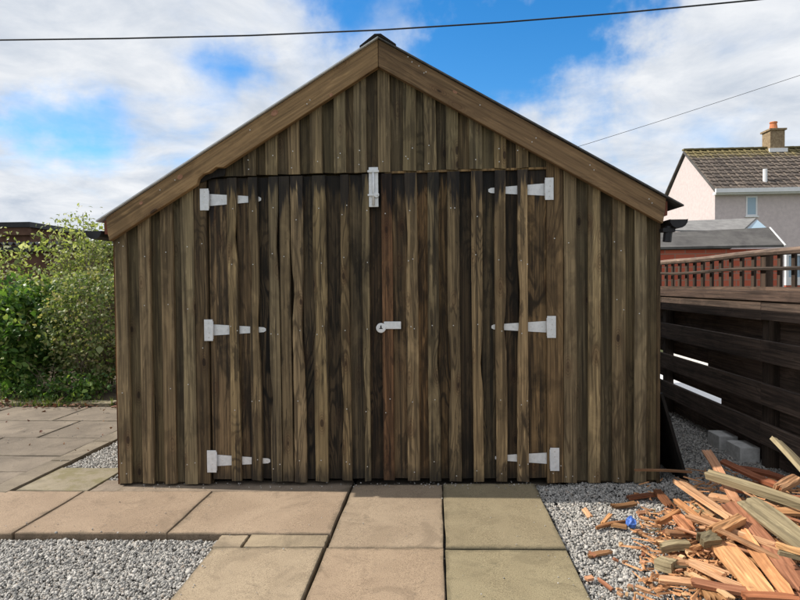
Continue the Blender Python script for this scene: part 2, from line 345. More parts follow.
psl(xd0-.02, xs, ys+.003, yg0+.006, 'slabside', tint=(1.3, 1.2, 1.02), h=-.004)
psl(xs, xJ[2]-.004, ys+.003, yg0+.006, 'slabside', tint=(1.38, 1.28, 1.06), h=-.002)
for i in range(4):
    psl(xJ[2]+.6*(i-1), xJ[2]+.6*i, yF1-1.83, yF1-.93, tint=(1, .97+.02*i, .9), h=0)
# dirty strip of old concrete under the door, between slabs and shed
o = slab('concrete_strip', -2.12, xJ[2], ygs+.004, .10, 'slabside', (1.15, 1.05, .95), h=-.006); structure(o)
o = slab('concrete_strip', xJ[2]+.01, xJ[4]+.1, yF0+.006, .16, 'slabside', (.5, .48, .45), h=-.012); structure(o)
# left paving: kerb of thin edging stones, mossy slab, driveway flags
xk0, xk1 = onG(0, 484).x, onG(30, 478).x
xk1 = onG(60, 467).x; xk0 = xk1-.17
drive = structure(empty('driveway', (0, 0, 0)))
y = ygs-.05
for i in range(8):
    l = random.uniform(.5, .72); slab('edging_stone', xk0, xk1, y, y+l, 'slabside', (.95, .92, .84), h=.004+random.uniform(-.004, .004), parent=drive, rot=random.uniform(-.008, .008)); y += l
psl(xk1+.01, -2.3, ygs+.012, onG(80, 467).y, 'slabmoss', tint=(1, 1, .95), h=-.003)
psl(-2.3, -2.1, ygs+.012, onG(100, 479).y, 'slabside', tint=(1, .93, .86), h=-.006)
yrow = [onG(0, 489).y-.45, onG(10, 471).y, onG(0, 455).y, onG(10, 437).y, onG(10, 420).y, onG(10, 406).y]
for j in range(5):
    off = .3*(j % 2)
    for i in range(4):
        x1 = xk0-.004-.9*i+(off if i else 0); x0 = xk0-.9*(i+1)+off
        slab('paving_flag', x0, x1, yrow[j], yrow[j+1], 'slabside', (lambda q: (q, q*.96, q*.91))(random.uniform(.80, 1.0)), h=-.004+random.uniform(-.002, .002), parent=drive, jag=.004)
    if j >= 3:
        slab('paving_flag', xk0+.19 if j == 3 else xk0, -1.9, yrow[j]+(.1 if j == 3 else 0), yrow[j+1], 'slabside', (.92, .88, .82), h=-.006, parent=drive)
ybed = yrow[-1]
sheet('flower_bed', -9, -1.8, ybed+.01, ybed+4, .0, 'earth', 8)

# gravel as real stones
ico_v = []; ph = (1+5**.5)/2
for a, b in ((-1, ph), (1, ph), (-1, -ph), (1, -ph)): ico_v.append((a, b, 0))
for a, b in ((-1, ph), (1, ph), (-1, -ph), (1, -ph)): ico_v.append((0, a, b))
for a, b in ((ph, -1), (ph, 1), (-ph, -1), (-ph, 1)): ico_v.append((a, 0, b))
ico_v = np.array(ico_v)/math.hypot(1, ph)
ico_f = np.array([(0, 11, 5), (0, 5, 1), (0, 1, 7), (0, 7, 10), (0, 10, 11), (1, 5, 9), (5, 11, 4), (11, 10, 2), (10, 7, 6), (7, 1, 8), (3, 9, 4), (3, 4, 2), (3, 2, 6), (3, 6, 8), (3, 8, 9), (4, 9, 5), (2, 4, 11), (6, 2, 10), (8, 6, 7), (9, 8, 1)])
def rotmats(n):
    q = rng.normal(size=(n, 4)); q /= np.linalg.norm(q, axis=1)[:, None]; w, x, y, z = q.T
    return np.stack([np.stack([1-2*(y*y+z*z), 2*(x*y-z*w), 2*(x*z+y*w)], -1), np.stack([2*(x*y+z*w), 1-2*(x*x+z*z), 2*(y*z-x*w)], -1), np.stack([2*(x*z-y*w), 2*(y*z+x*w), 1-2*(x*x+y*y)], -1)], 1)
def gravel(name, label, rects, dens, size=.0060, base=-.031, hump=None):
    P = []
    for x0, x1, y0, y1, k in rects:
        n = int((x1-x0)*(y1-y0)*dens*k); P.append(np.stack([rng.uniform(x0, x1, n), rng.uniform(y0, y1, n)], 1))
    P = np.concatenate(P); n = len(P)
    s = size*np.exp(rng.normal(0, .26, (n, 1)))*rng.uniform(.5, 1.35, (n, 3))
    V = ico_v[None]*(1+rng.normal(0, .27, (n, 12, 1)))*s[:, None, :]
    V = np.einsum('nij,nkj->nki', rotmats(n), V)
    z = .014*np.clip(P[:, 0], -2.5, 2.5)+base+rng.uniform(0, .010, n)
    if hump: z += hump(P[:, 0], P[:, 1])
    V += np.concatenate([P, z[:, None]], 1)[:, None, :]
    Fc = (ico_f[None]+(np.arange(n)*12)[:, None, None]).reshape(-1, 3)
    return tag(bulk(name, V.reshape(-1, 3), Fc, 'pebble'), label, 'gravel', kind='stuff')
gravel('gravel', 'grey gravel in front of the pinkish path at the left', [(-2.75, xd0, -1.75, yg0-.006, 1.), (-4.2, -2.75, -2.2, yg0, .5), (xd0-1.2, xd0, -2.2, -1.75, .5)], 13500, base=-.040)
def hump(x, y): return .022*np.exp(-((y+.05)/.16)**2)*np.clip((x-.6)*3, 0, 1)
gravel('gravel', 'pale gravel between the paving slabs and the timber heap at right', [(xJ[4]+.008, 2.3, -1.75, .02, 1.), (1.44, 2.4, .02, 1.6, .75), (1.44, 2.4, 1.6, 4.2, .4), (2.3, 3.4, -1.75, .02, .45)], 13500, hump=hump)
gravel('gravel', 'grey gravel strip beside the left corner of the shed', [(xk1+.02, -2.06, onG(80, 467).y+.01, 2.6, 1.), (-2.3, -2.06, onG(100, 479).y, onG(80, 467).y+.01, 1.)], 12000, base=-.022)

gravel('grit', 'stray grit and small stones lying on the paving slabs', [(xJ[2], xJ[4], yF0-.06, yF0+.03, .03), (-2.0, xJ[4], -1.7, -.0, .0008), (xJ[4]-.12, xJ[4], -1.7, 0, .008), (-2.6, -1.1, yg0, yg0+.12, .01), (xd0, xd0+.08, -1.7, ys, .015), (-2.0, 0.6, -.10, .0, .03), (-4, -2.3, .2, 2.4, .002)], 13500, .0032, .001)

# ------------------------------------------------------------------ the timber shed
shed = tag(empty('timber_shed', (-.3, 1.2, 0)), 'dark brown timber shed with gabled roof and wide double doors', 'shed')
shed_off = Vector((-.3, 1.2, 0))
def part(mb, name, mat, parent=None, loc=(0, 0, 0), color=None, smooth=False):
    o = mb.build(name, mat, None, smooth, loc, color); o.parent = parent or shed
    if parent is None: o.matrix_parent_inverse = Matrix.Translation(-shed_off)
    return o
def X_(px, py=290, y=-.01): return onY(px, py, y).x
xl, xr = X_(116.5), X_(657.5)
YB = -.075                                     # front face of the bargeboards
apex = onY(378, 38.5, YB); tipL = onY(98, 221.5, YB); tipR = onY(682, 206, YB); low = onY(378, 66.5, YB)
sL = (apex.z-tipL.z)/(apex.x-tipL.x); sR = (apex.z-tipR.z)/(tipR.x-apex.x)
def rake(x): return apex.z-(sL*(apex.x-x) if x < apex.x else sR*(x-apex.x))
zd = apex.z-low.z                               # vertical depth of bargeboard
lin0, lin1 = onY(225, 176, -.02), onY(545, 167, -.02)
def lintel(x): return lin0.z+(lin1.z-lin0.z)*(x-lin0.x)/(lin1.x-lin0.x)
xd = [X_(208.5), X_(547)]                      # door opening
DEPTH = 4.2
def browns(k=1., warm=0.):
    b = k*random.uniform(.68, 1.22); w = warm+random.uniform(-.06, .05); return (b*(1+w), b, b*(1-.8*w+random.uniform(-.07, .05)))
def board(parent, x0, x1, z0, z1, yb, th, mat, col, wav=.0015, ztop=None, n=14):
    """a sawn board with slightly waney edges; ztop(x) cuts its head along the rake"""
    ed = []
    for s, x in ((-1, x0), (1, x1)):
        ph_, fr = random.uniform(0, 6), random.uniform(2, 6); lean = random.uniform(-.003, .003); bite = random.uniform(0, 1); bz = random.uniform(.1, .9); bw = random.uniform(.04, .12)
        ed.append([x+wav*math.sin(ph_+fr*t_)+lean*(t_-.5)+random.uniform(-.4, .4)*wav-s*(wav*5*math.exp(-((t_-bz)/bw)**2) if bite > .45 and wav > .002 else 0) for t_ in (i/n for i in range(n+1))])
    L = [(ed[0][i], ed[1][i]) for i in range(n+1)]; v = []
    ch = min(.003, (x1-x0)*.2)
    cx = (x0+x1)/2
    dep = random.uniform(-.0025, .0015)
    for i, (a, b) in enumerate(L):
        t_ = i/n
        za = z0+((ztop(a) if ztop else z1)-z0)*t_; zb = z0+((ztop(b) if ztop else z1)-z0)*t_
        if i == 0: za += random.uniform(-.004, .004); zb += random.uniform(-.004, .004)
        yf = yb-th+dep
        v += [(a-cx, 0, za-z0), (a-cx, yf+ch-yb, za-z0), (a+ch-cx, yf-yb, za-z0), (b-ch-cx, yf-yb, zb-z0), (b-cx, yf+ch-yb, zb-z0), (b-cx, 0, zb-z0)]
    f = [(6*i+j, 6*i+j+1, 6*i+j+7, 6*i+j+6) for i in range(n) for j in range(5)]+[(6*i+5, 6*i, 6*i+6, 6*i+11) for i in range(n)]
    f += [tuple(range(6)), tuple(range(6*n+5, 6*n-1, -1))]
    o = mesh('plank', v, f, mat, None, False, (cx, yb, z0), col); o.parent = parent
    o.matrix_parent_inverse = Matrix.Translation(-shed_off); return o
def panel(name, poly, y0, y1, mat, color=(.35, .33, .32)):
    return part(MB().prism(poly, y0, y1), name, mat, color=color)
BG = .0                                         # back of cover boards
base = lambda x: gz(x)+.012
# wall to the left and right of the doors
wl_ = panel('front_wall', [(xl+.01, gz(xl)), (xd[0], gz(xd[0])), (xd[0], rake(xd[0])-.03), (xl+.01, rake(xl)-.03)], .022, .05, 'wall')
wr_ = panel('front_wall', [(xd[1], gz(xd[1])), (xr-.01, gz(xr)), (xr-.01, rake(xr)-.03), (xd[1], rake(xd[1])-.03)], .022, .05, 'wall')
cut = lambda x: rake(x)-.06
nails = MB()
def nailrow(x0, x1, zs, y):
    for z in zs:
        if random.random() < .3: continue
        for fx in ((.5,) if random.random() < .7 else (.25, .75)):
            nails.disc(x0+(x1-x0)*fx+random.uniform(-.012, .012), y+.001, z+random.uniform(-.05, .05), .0036, .003, 6)
def wallside(parent, covers, unders, posts):
    for a, b in unders:
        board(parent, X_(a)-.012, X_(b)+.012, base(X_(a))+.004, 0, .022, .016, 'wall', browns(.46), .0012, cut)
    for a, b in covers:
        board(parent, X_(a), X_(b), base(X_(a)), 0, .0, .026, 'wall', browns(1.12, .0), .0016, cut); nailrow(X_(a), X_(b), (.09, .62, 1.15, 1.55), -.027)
    for a, b, k in posts:
        board(parent, X_(a), X_(b), base(X_(a)), 0, .0, .022, 'wall', k, .0008, cut); nailrow(X_(a), X_(b), (.1, .9, 1.6), -.023)
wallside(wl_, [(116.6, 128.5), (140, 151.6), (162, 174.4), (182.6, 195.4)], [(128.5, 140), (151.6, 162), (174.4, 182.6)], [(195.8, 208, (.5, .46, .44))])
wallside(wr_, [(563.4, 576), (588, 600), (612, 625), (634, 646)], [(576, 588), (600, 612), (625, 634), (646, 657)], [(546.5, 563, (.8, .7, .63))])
# gable above the doors
gab = panel('gable', [(xd[0]+.001, lintel(xd[0])+.004), (xd[1]-.001, lintel(xd[1])+.004), (xd[1]-.001, rake(xd[1])-.03), (apex.x, apex.z-.03), (xd[0]+.001, rake(xd[0])-.03)], .012, .04, 'wall')
gcov = [(243.6, 256), (266, 277.6), (288, 299.6), (310, 322.4), (334, 346), (354, 367), (378.4, 390.4), (403, 416.4), (424, 436), (446, 458), (469, 482), (494, 506), (516, 528)]
gedge = [222]+[x for ab in gcov for x in ab]+[546]
for i in range(0, len(gedge), 2):
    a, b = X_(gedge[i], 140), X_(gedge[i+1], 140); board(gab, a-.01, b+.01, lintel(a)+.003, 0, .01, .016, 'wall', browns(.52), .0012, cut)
for a, b in gcov:
    a, b = X_(a, 140), X_(b, 140); board(gab, a, b, lintel(a)-.002, 0, -.004, .025, 'wall', browns(1.0, -.01), .0014, cut, 8); nailrow(a, b, (lintel(a)+.05, lintel(a)+.12), -.030)
part(MB().prism([(X_(386), lintel(X_(386))-.012), (xd[1]-.002, lintel(xd[1])-.012), (xd[1]-.002, lintel(xd[1])+.001), (X_(386), lintel(X_(386))+.001)], -.016, .012), 'lintel_batten', 'wall', color=(1.1, .95, .8))
part(MB().box(xd[0]-.05, xd[1]+.05, .052, .09, lintel(xd[0])-.16, lintel(xd[1])+.1), 'gap_light_block', 'wall', color=(.5, .45, .4))  # board added behind the door head to block light through the gap
# the two door leaves
dt = lambda x: lintel(x)-.014
xm = X_(387.5)
def door(x0, x1, covers, special):
    leaf = panel('door', [(x0+.004, gz(x0)+.03), (x1-.004, gz(x1)+.03), (x1-.004, dt(x1)-.004), (x0+.004, dt(x0)-.004)], .020, .045, 'door', (.15, .14, .14))
    cs = sorted(covers); prev = x0+.004
    ends = [X_(a) for a, b in cs]+[x1-.004]
    for i, e_ in enumerate(ends):
        a = prev-(.012 if i else 0); b = min(e_+.012, x1-.002)
        key = cs[i-1][1] if i else 0
        if b-a > .035:
            col = special.get(i, browns(random.choice((.35, .5, .7, .9)), .0))
            board(leaf, a+.001*random.random(), b, gz(a)+.035, 0, .018, .016, 'under', col, .001, dt)
        if i < len(cs): prev = X_(cs[i][1])
    for a, b in cs:
        a, b = X_(a), X_(b); col = browns(1.08, .015); w = .0032
        if abs((a+b)/2-xm) < .03: col = (.72, .52, .46); w = .001
        board(leaf, a, b, gz(a)+random.uniform(.02, .034), 0, 0., .027, 'door', col, w, dt, 26); nailrow(a, b, (.11, .52, 1.0, 1.47, 1.78), -.028)
    return leaf
dl = door(xd[0], xm-.003, [(229.5, 239), (250, 260), (270, 280), (281, 291.5), (292.5, 304.5), (314, 327), (341, 350), (363, 370)], {0: (1.3, 1.25, 1.2), 1: (.9, .85, .8), 2: (.5, .5, .5), 6: (.4, .4, .4), 8: (.5, .45, .42)})
dr = door(xm+.003, xd[1], [(382.2, 393), (406, 418), (428, 439.5), (448, 460), (472, 483), (495, 506), (517, 528)], {1: (1.0, .95, .9), 2: (1.2, 1.0, .8), 3: (1., .9, .75), 6: (.4, .38, .36), 7: (1.2, 1.1, .95)})
part(nails, 'nails', 'nail')['kind'] = 'stuff'
# corner posts and side, back walls
for s, x in ((-1, xl), (1, xr)):
    part(MB().box(min(x, x+s*.022), max(x, x+s*.022), .001, .06, gz(x), rake(x)-.05), 'corner_post', 'wall', color=(.62, .36, .24) if s < 0 else (.4, .36, .34))
for s, x in ((-1, xl), (1, xr)):
    h = rake(x)-.08; sw = part(MB().box(min(x, x-s*.02), max(x, x-s*.02), .061, DEPTH, gz(x), h), 'side_wall', 'wall', color=(.5, .45, .42))
    for i in range(30):
        y0 = .065+i*.137; o = part(MB().box(min(x+s*.002, x+s*.022), max(x+s*.002, x+s*.022), y0, y0+.11, gz(x)+.01, h), 'plank', 'wall', sw, ((x+s*.012), y0+.05, 0), browns(.8 if s < 0 else .6))
        o.matrix_parent_inverse = Matrix.Translation(-shed_off)
panel('back_wall', [(xl, gz(xl)), (xr, gz(xr)), (xr, rake(xr)-.06), (apex.x, apex.z-.06), (xl, rake(xl)-.06)], DEPTH+.001, DEPTH+.03, 'wall', (.6, .55, .5))
# bargeboards: built along their own X so the grain follows the slope
def barge(p_top, p_end, sgn, xe):
    s = sL if sgn < 0 else sR; ang = math.atan(s)*(1 if sgn < 0 else -1)
    xe_b = xe
    poly = [(apex.x+sgn*.0015, apex.z-.004), (apex.x+sgn*.0015, apex.z-zd), (xe_b, rake(xe_b)-zd+.004), (xe_b-sgn*.0+sgn*.012, rake(xe_b)-.012-.5*zd), (xe_b+sgn*.02, rake(xe_b+sgn*.02)-.006)]
    if sgn < 0:                                # broken bite out of the lower edge near the left hinge
        lowz = lambda x: rake(x)-zd+.003*(apex.x-x)/2
        bx = [onY(px, 175, YB).x for px in (223, 216, 209, 203, 198, 196.5)]; bh = (.0, .030, .026, .040, .030, 0.)
        poly = poly[:2]+[(x, lowz(x)+h_) for x, h_ in zip(bx, bh)]+poly[2:]
    loc = Vector((apex.x, YB, apex.z-.1)); rot = Euler((0, -ang, 0)); inv = rot.to_matrix().inverted()
    n = len(poly); v = [inv @ (Vector((x, YB, z))-loc) for x, z in poly]+[inv @ (Vector((x, -.022-.008, z))-loc) for x, z in poly]
    f = [tuple(range(n)), tuple(range(2*n-1, n-1, -1))]+[(i, i+n, (i+1) % n+n, (i+1) % n) for i in range(n)]
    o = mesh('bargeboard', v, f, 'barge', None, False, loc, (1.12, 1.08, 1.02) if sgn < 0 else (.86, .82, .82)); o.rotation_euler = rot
    o.parent = shed; o.matrix_parent_inverse = Matrix.Translation(-shed_off); return bevel(o, .003)
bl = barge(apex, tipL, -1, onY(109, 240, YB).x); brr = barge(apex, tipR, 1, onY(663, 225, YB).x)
bs = MB()
for px, py in ((408, 57), (412, 62), (419, 66), (426, 72), (424, 73), (536, 138), (532, 142), (649, 199), (652, 203), (175, 180), (160, 190), (310, 100), (307, 104), (250, 130), (590, 165), (594, 170), (480, 105)):
    p = onY(px, py, YB); bs.disc(p.x, YB+.001, p.z, .0034, .003, 6)
part(bs, 'nails', 'nail')['kind'] = 'stuff'
# roof sheets, ridge cap, fascia ends, gutters
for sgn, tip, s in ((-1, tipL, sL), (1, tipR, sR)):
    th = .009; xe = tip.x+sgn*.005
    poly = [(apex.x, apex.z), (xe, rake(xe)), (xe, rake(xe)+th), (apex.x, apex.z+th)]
    rf = part(MB().prism(poly, YB-.018, DEPTH+.1), 'roof', 'litsheet' if sgn < 0 else 'felt')
    if sgn < 0:
        c = MB().prism([(apex.x-.115, rake(apex.x-.115)+th+.001), (apex.x, apex.z+th+.004), (apex.x+.115, rake(apex.x+.115)+th+.001), (apex.x+.115, rake(apex.x+.115)+th+.010), (apex.x+.02, apex.z+th+.012), (apex.x-.02, apex.z+th+.012), (apex.x-.115, rake(apex.x-.115)+th+.010)], YB-.024, DEPTH+.11)
        part(c, 'ridge_cap', 'darkply', rf).matrix_parent_inverse = Matrix.Translation(-shed_off)
    xb = onY(107, 232, YB).x if sgn < 0 else onY(664, 214, YB).x
    part(MB().box(min(xb, xb+sgn*.028), max(xb, xb+sgn*.028), -.055, DEPTH+.03, rake(xb+sgn*.03)-.10, rake(xb+sgn*.03)-.012), 'fascia', 'rust')
    gx = xb+sgn*.085; gzc = (onY(95, 231, YB).z if sgn < 0 else onY(672, 219.5, YB).z)
    g = MB(); prof = [(.055*math.cos(a), .055*math.sin(a)) for a in (math.pi+math.pi*k/8 for k in range(9))]; inn = [(.049*math.cos(a), .049*math.sin(a)) for a in (2*math.pi-math.pi*k/8 for k in range(9))]
    g.prism([(gx+a, gzc+b) for a, b in prof+inn], -.09, DEPTH+.08)
    g.prism([(gx+a*.97, gzc+b*.97-.001) for a, b in prof], -.088, -.080)
    gut = part(g, 'gutter', 'black')
    if sgn > 0:
        q = MB().tube([(gx-.035, -.03, gzc-.04), (gx-.045, -.03, gzc-.085), (gx-.05, -.03, gzc-.135)], .026, 10); q.box(gx-.085, gx-.01, -.06, 0, gzc-.075, gzc-.05)
        part(q, 'outlet', 'black', gut).matrix_parent_inverse = Matrix.Translation(-shed_off)
for px, py, rx_, rz_ in ((274.5, 113, .026, .018), (180, 177, .020, .015), (141, 203, .014, .010), (331, 95, .012, .010), (455, 92, .016, .008)):
    p = onY(px, py, YB); a_ = R(35) if px < 378 else R(-30)
    poly = [(p.x+rx_*math.cos(q)*math.cos(a_)-rz_*math.sin(q)*math.sin(a_), p.z+rx_*math.cos(q)*math.sin(a_)+rz_*math.sin(q)*math.cos(a_)) for q in (2*math.pi*k/12 for k in range(12))]
    part(MB().prism(poly, YB-.0015, YB+.001), 'knot', 'knotwood')
part(MB().prism([(onY(px, py, -.03).x, onY(px, py, -.03).z) for px, py in ((192, 186), (194, 172), (226, 152), (226, 170), (224.5, 176), (212, 178), (203, 182))], -.034, -.0275), 'bite_dark_backing', 'darkply')  # dark piece added behind the bite to make it read dark
# tee hinges
def hinge(px0, px1, py0, py1, ps, ptip, hw):
    """plate from px0..px1, tapered strap to ptip; the cover boards lie over the strap"""
    a, b = onY(px0, py1, -.03), onY(px1, py0, -.03); zc = (a.z+b.z)/2; e = empty('hinge', (0, 0, 0)); e.parent = shed; e.matrix_parent_inverse = Matrix.Translation(-shed_off)
    xp0, xp1 = sorted((a.x, b.x)); pl = MB().prism([(xp0, a.z), (xp1, a.z), (xp1, b.z), (xp0, b.z)], -.031, -.0265)
    kid = lambda mb, nm, mt: setattr(mb.build(nm, mt), 'parent', e) or COL.objects[-1]
    o = pl.build('hinge_plate', 'galv'); bevel(o, .0015); o.parent = e
    s0 = X_(ps, 330, -.001); s1 = X_(ptip, 330, -.001); sg = 1 if s1 > s0 else -1; h0, h1 = hw
    poly = [(s0-sg*.012, zc-h0), (s1-sg*.015, zc-h1), (s1, zc-h1*.5), (s1, zc+h1*.5), (s1-sg*.015, zc+h1), (s0-sg*.012, zc+h0)]
    o = MB().prism(poly, -.0042, -.0005).build('strap', 'galv'); o.parent = e
    k = MB().tube([((xp1 if sg > 0 else xp0)-sg*.004, -.024, a.z+.012), ((xp1 if sg > 0 else xp0)-sg*.004, -.024, b.z-.012)], .007, 8).build('knuckle', 'galv', None, True); k.parent = e
    sm = MB(); xc = (xp0+xp1)/2
    for dz in (.16, .38, .62, .84): sm.disc(xc+random.uniform(-.006, .006), -.030, a.z+(b.z-a.z)*dz, .0045, .003, 8)
    for t_ in (.1, .3, .62, .95): sm.disc(s0+(s1-s0)*t_-sg*.004, -.0035, zc, .004, .003, 8)
    o = sm.build('screws', 'nail'); o.parent = e; o['kind'] = 'stuff'
for a in ((200, 208.4, 188.5, 210.5, 208.4, 263, (.042, .016)), (204.3, 212.6, 319.5, 341, 212.4, 266, (.038, .016)), (207.2, 216.2, 450.5, 472.5, 216, 268.5, (.038, .016)),
          (545.2, 553.6, 177.5, 200, 545.2, 489, (.040, .016)), (547.2, 556, 316, 338, 547, 491.5, (.038, .016)), (550.3, 559.4, 448, 471, 550, 494.5, (.038, .016))): hinge(*a)
# the strap must lie on the under-boards: pull those two bays back is done by their depth; drop bolt at the top
e = empty('drop_bolt'); e.parent = shed; e.matrix_parent_inverse = Matrix.Translation(-shed_off)
p0, p1 = onY(369, 207, -.04), onY(378, 167, -.04)
o = bevel(MB().box(p0.x, p1.x, -.040, -.0285, p0.z, p1.z).build('bolt_plate', 'galv'), .002); o.parent = e
o = MB().tube([((p0.x+p1.x)/2, -.048, p0.z+.01), ((p0.x+p1.x)/2, -.048, p1.z-.02)], .009, 10).build('bolt_rod', 'galv', None, True); o.parent = e
q = onY(373.5, 195, -.05); kb = MB().tube([(q.x, -.05, q.z), (q.x+.032, -.062, q.z-.002)], .008, 8); kb.disc(q.x+.02, -.052, q.z, .017, .012, 12)
o = kb.build('bolt_knob', 'galv', None, False); o.parent = e
o = MB().box(p0.x-.006, p1.x+.006, -.057, -.041, q.z-.005, q.z+.005).build('bolt_keeper', 'galv'); o.parent = e
o = MB().box(p0.x-.006, p1.x+.006, -.057, -.041, p1.z-.035, p1.z-.022).build('bolt_keeper', 'galv'); o.parent = e
e = empty('latch'); e.parent = shed; e.matrix_parent_inverse = Matrix.Translation(-shed_off)
p0, p1 = onY(384, 329, -.03), onY(401, 321.5, -.03); o = bevel(MB().box(p0.x, p1.x, -.036, -.0275, p0.z, p1.z).build('hasp', 'galv'), .002); o.parent = e
q = onY(381, 328, -.04); o = bevel(MB().disc(q.x, -.029, q.z, .032, .014, 18).build('lock_disc', 'galv'), .003); o.parent = e
o = MB().prism([(q.x-.013, q.z-.006), (q.x+.013, q.z-.006), (q.x+.004, q.z+.004), (q.x+.004, q.z+.016), (q.x-.004, q.z+.016), (q.x-.004, q.z+.004)], -.0445, -.0435).build('lock_slot', 'black'); o.parent = e

# dark sheet leaning on the right wall
p = [onY(656.5, 392, .04), onG(660, 489)]
v0 = onY(658, 393, .05); w = MB()
y0 = .03; xa = xr+.03; zt = v0.z
b0 = onY(692, 489, .02); w.add([(xa, .02, zt), (xa, .9, zt), (xa+.018, .9, zt+.004), (xa+.018, .02, zt+.004), (b0.x-.03, .02, gz(1.7)-.03), (b0.x-.03, .9, gz(1.7)-.03), (b0.x-.01, .9, gz(1.7)-.03), (b0.x-.01, .02, gz(1.7)-.03)], BF)
tag(w.build('leaning_sheet', 'darkply', loc=(xa, .4, 0)), 'black timber sheet leaning against the right side of the shed', 'board')

# ------------------------------------------------------------------ fence on the right
FX = 2.27
fence = tag(empty('timber_fence', (FX, 1.5, 0)), 'dark horizontal board fence with trellis top beside the timber heap', 'fence')
foff = Vector((FX, 1.5, 0))
def fpart(mb, name, mat, parent=None, loc=(0, 0, 0), color=None):
    o = mb.build(name, mat, None, False, loc, color); o.parent = parent or fence; o.matrix_parent_inverse = Matrix.Translation(-foff); return o
tops = [(onX(800, a, FX).z+onX(700, b, FX).z)/2 for a, b in ((300, 296), (345, 329.5), (393, 363.5), (437, 395))]
posts = [onX(765, 330, FX).y, ]; posts = [posts[0]-1.85, posts[0], posts[0]+1.85, posts[0]+3.7]
def tint(a): q = a*random.uniform(.85, 1.15); return (q, q*.97, q*.93)
for i, zt in enumerate(tops):
    for a, b in zip(posts[:-1], posts[1:]):
        sag = random.uniform(-.008, .008)
        m = MB().add([(FX-.03, a+.003, zt-.15), (FX, a+.003, zt-.15), (FX, b-.003, zt-.15+sag), (FX-.03, b-.003, zt-.15+sag), (FX-.03, a+.003, zt), (FX, a+.003, zt), (FX, b-.003, zt+sag), (FX-.03, b-.003, zt+sag)], BF)
        bevel(fpart(m, 'fence_board', 'oldwood', None, (FX, (a+b)/2, zt), tint(1.)), .003)
    if i:
        for a, b in zip(posts[:-1], posts[1:]):        # boards on the far side, staggered over the gaps
            g0 = tops[i]-.09; g1 = tops[i-1]-.15+.03
            if i > 1 and b > posts[2]-.1:
                ym = max(a+.01, onX(698 if i == 2 else 711, 360, FX).y)
                bevel(fpart(MB().box(FX+.082, FX+.105, ym, b-.003, tops[i]-.006+.014*(i-2), g1), 'fence_board', 'oldwood', None, (FX+.09, b, g0), tint(1.3)), .003); b = ym
                if b <= a+.05: continue
            bevel(fpart(MB().box(FX+.082, FX+.105, a+.003, b-.003, g0, g1), 'fence_board', 'oldwood', None, (FX+.09, (a+b)/2, g0), tint(1.5)), .003)
for a, b in zip(posts[:-1], posts[1:]): fpart(MB().box(FX+.082, FX+.105, a+.003, b-.003, -.1, tops[-1]-.11), 'fence_board', 'oldwood', None, (FX+.09, (a+b)/2, 0), tint(1.2))
for y in posts: bevel(fpart(MB().box(FX+.002, FX+.08, y-.04, y+.04, -.1, tops[0]+.010), 'post', 'fencepost', None, (FX, y, 0), tint(1.)), .004)
ya, yb = posts[0], posts[-1]
fpart(MB().box(FX-.045, FX+.1, ya, yb, tops[0]-.012, tops[0]+.05), 'capping', 'oldwood', None, (FX, 0, tops[0]), (1.0, .9, .85))
ztr = (onX(800, 246.5, FX).z+onX(700, 257, FX).z)/2; zb_ = tops[0]+.052
tre = fpart(MB().box(FX-.012, FX+.012, ya, yb, zb_, zb_+.03), 'trellis', 'oldwood', None, (FX, 0, zb_), (1.3, 1.2, 1.1))
tp = lambda *a, **k: fpart(*a, **k)
rl = MB()
n = 24; yy = [ya+(yb-ya)*i/n for i in range(n+1)]
rl.tube([(FX+.004*math.sin(i*1.7), y, ztr-.02+.004*math.sin(i*.9)) for i, y in enumerate(yy)], .024, 8)
tp(rl, 'trellis_rail', 'oldwood', tre, (FX, 0, ztr), (2.3, 2.25, 2.15))
zm = (onX(800, 267, FX).z+onX(700, 272, FX).z)/2
rl = MB().tube([(FX-.02+.006*math.sin(i*1.1), y, zm+.007*math.sin(i*.8)) for i, y in enumerate(yy)], .013, 6)
tp(rl, 'trellis_rail', 'oldwood', tre, (FX, 0, zm), (.9, .9, .85))
y = onX(791, 270, FX).y-.166*7
while y < yb:
    w_ = .021+random.uniform(-.003, .003); k = random.uniform(-.006, .006)
    m = MB().add([(FX+.013, y-w_, zb_-.0), (FX+.03, y-w_, zb_-.0), (FX+.03, y+w_, zb_), (FX+.013, y+w_, zb_), (FX+.013, y-w_+k, ztr-.03), (FX+.03, y-w_+k, ztr-.03), (FX+.03, y+w_+k, ztr-.03), (FX+.013, y+w_+k, ztr-.03)], BF)
    tp(m, 'trellis_slat', 'fencepost', tre, (FX, y, zb_), tint(1.1)); y += .166
y = onX(763, 270, FX).y; tp(MB().box(FX-.0, FX+.05, y-.035, y+.035, zb_+.001, ztr-.03), 'trellis_post', 'fencepost', tre, (FX, y, zb_), (1.3, 1.2, 1.1))
for i, (px, py, wd, lab) in enumerate(((720, 446, .22, 'pale concrete block under the fence, nearer the shed'), (740, 455, .23, 'pale concrete block under the fence, nearer the timber heap'))):
    p = onX(px, py, FX-.06); o = bevel(MB().box(FX-.11, FX+.03, p.y-wd/2+.01, p.y+wd/2-.01, -.03, .115).build('concrete_block', 'concrete', loc=(FX, p.y, 0)), .004)
    tag(o, lab, 'block', 'blocks under the fence')

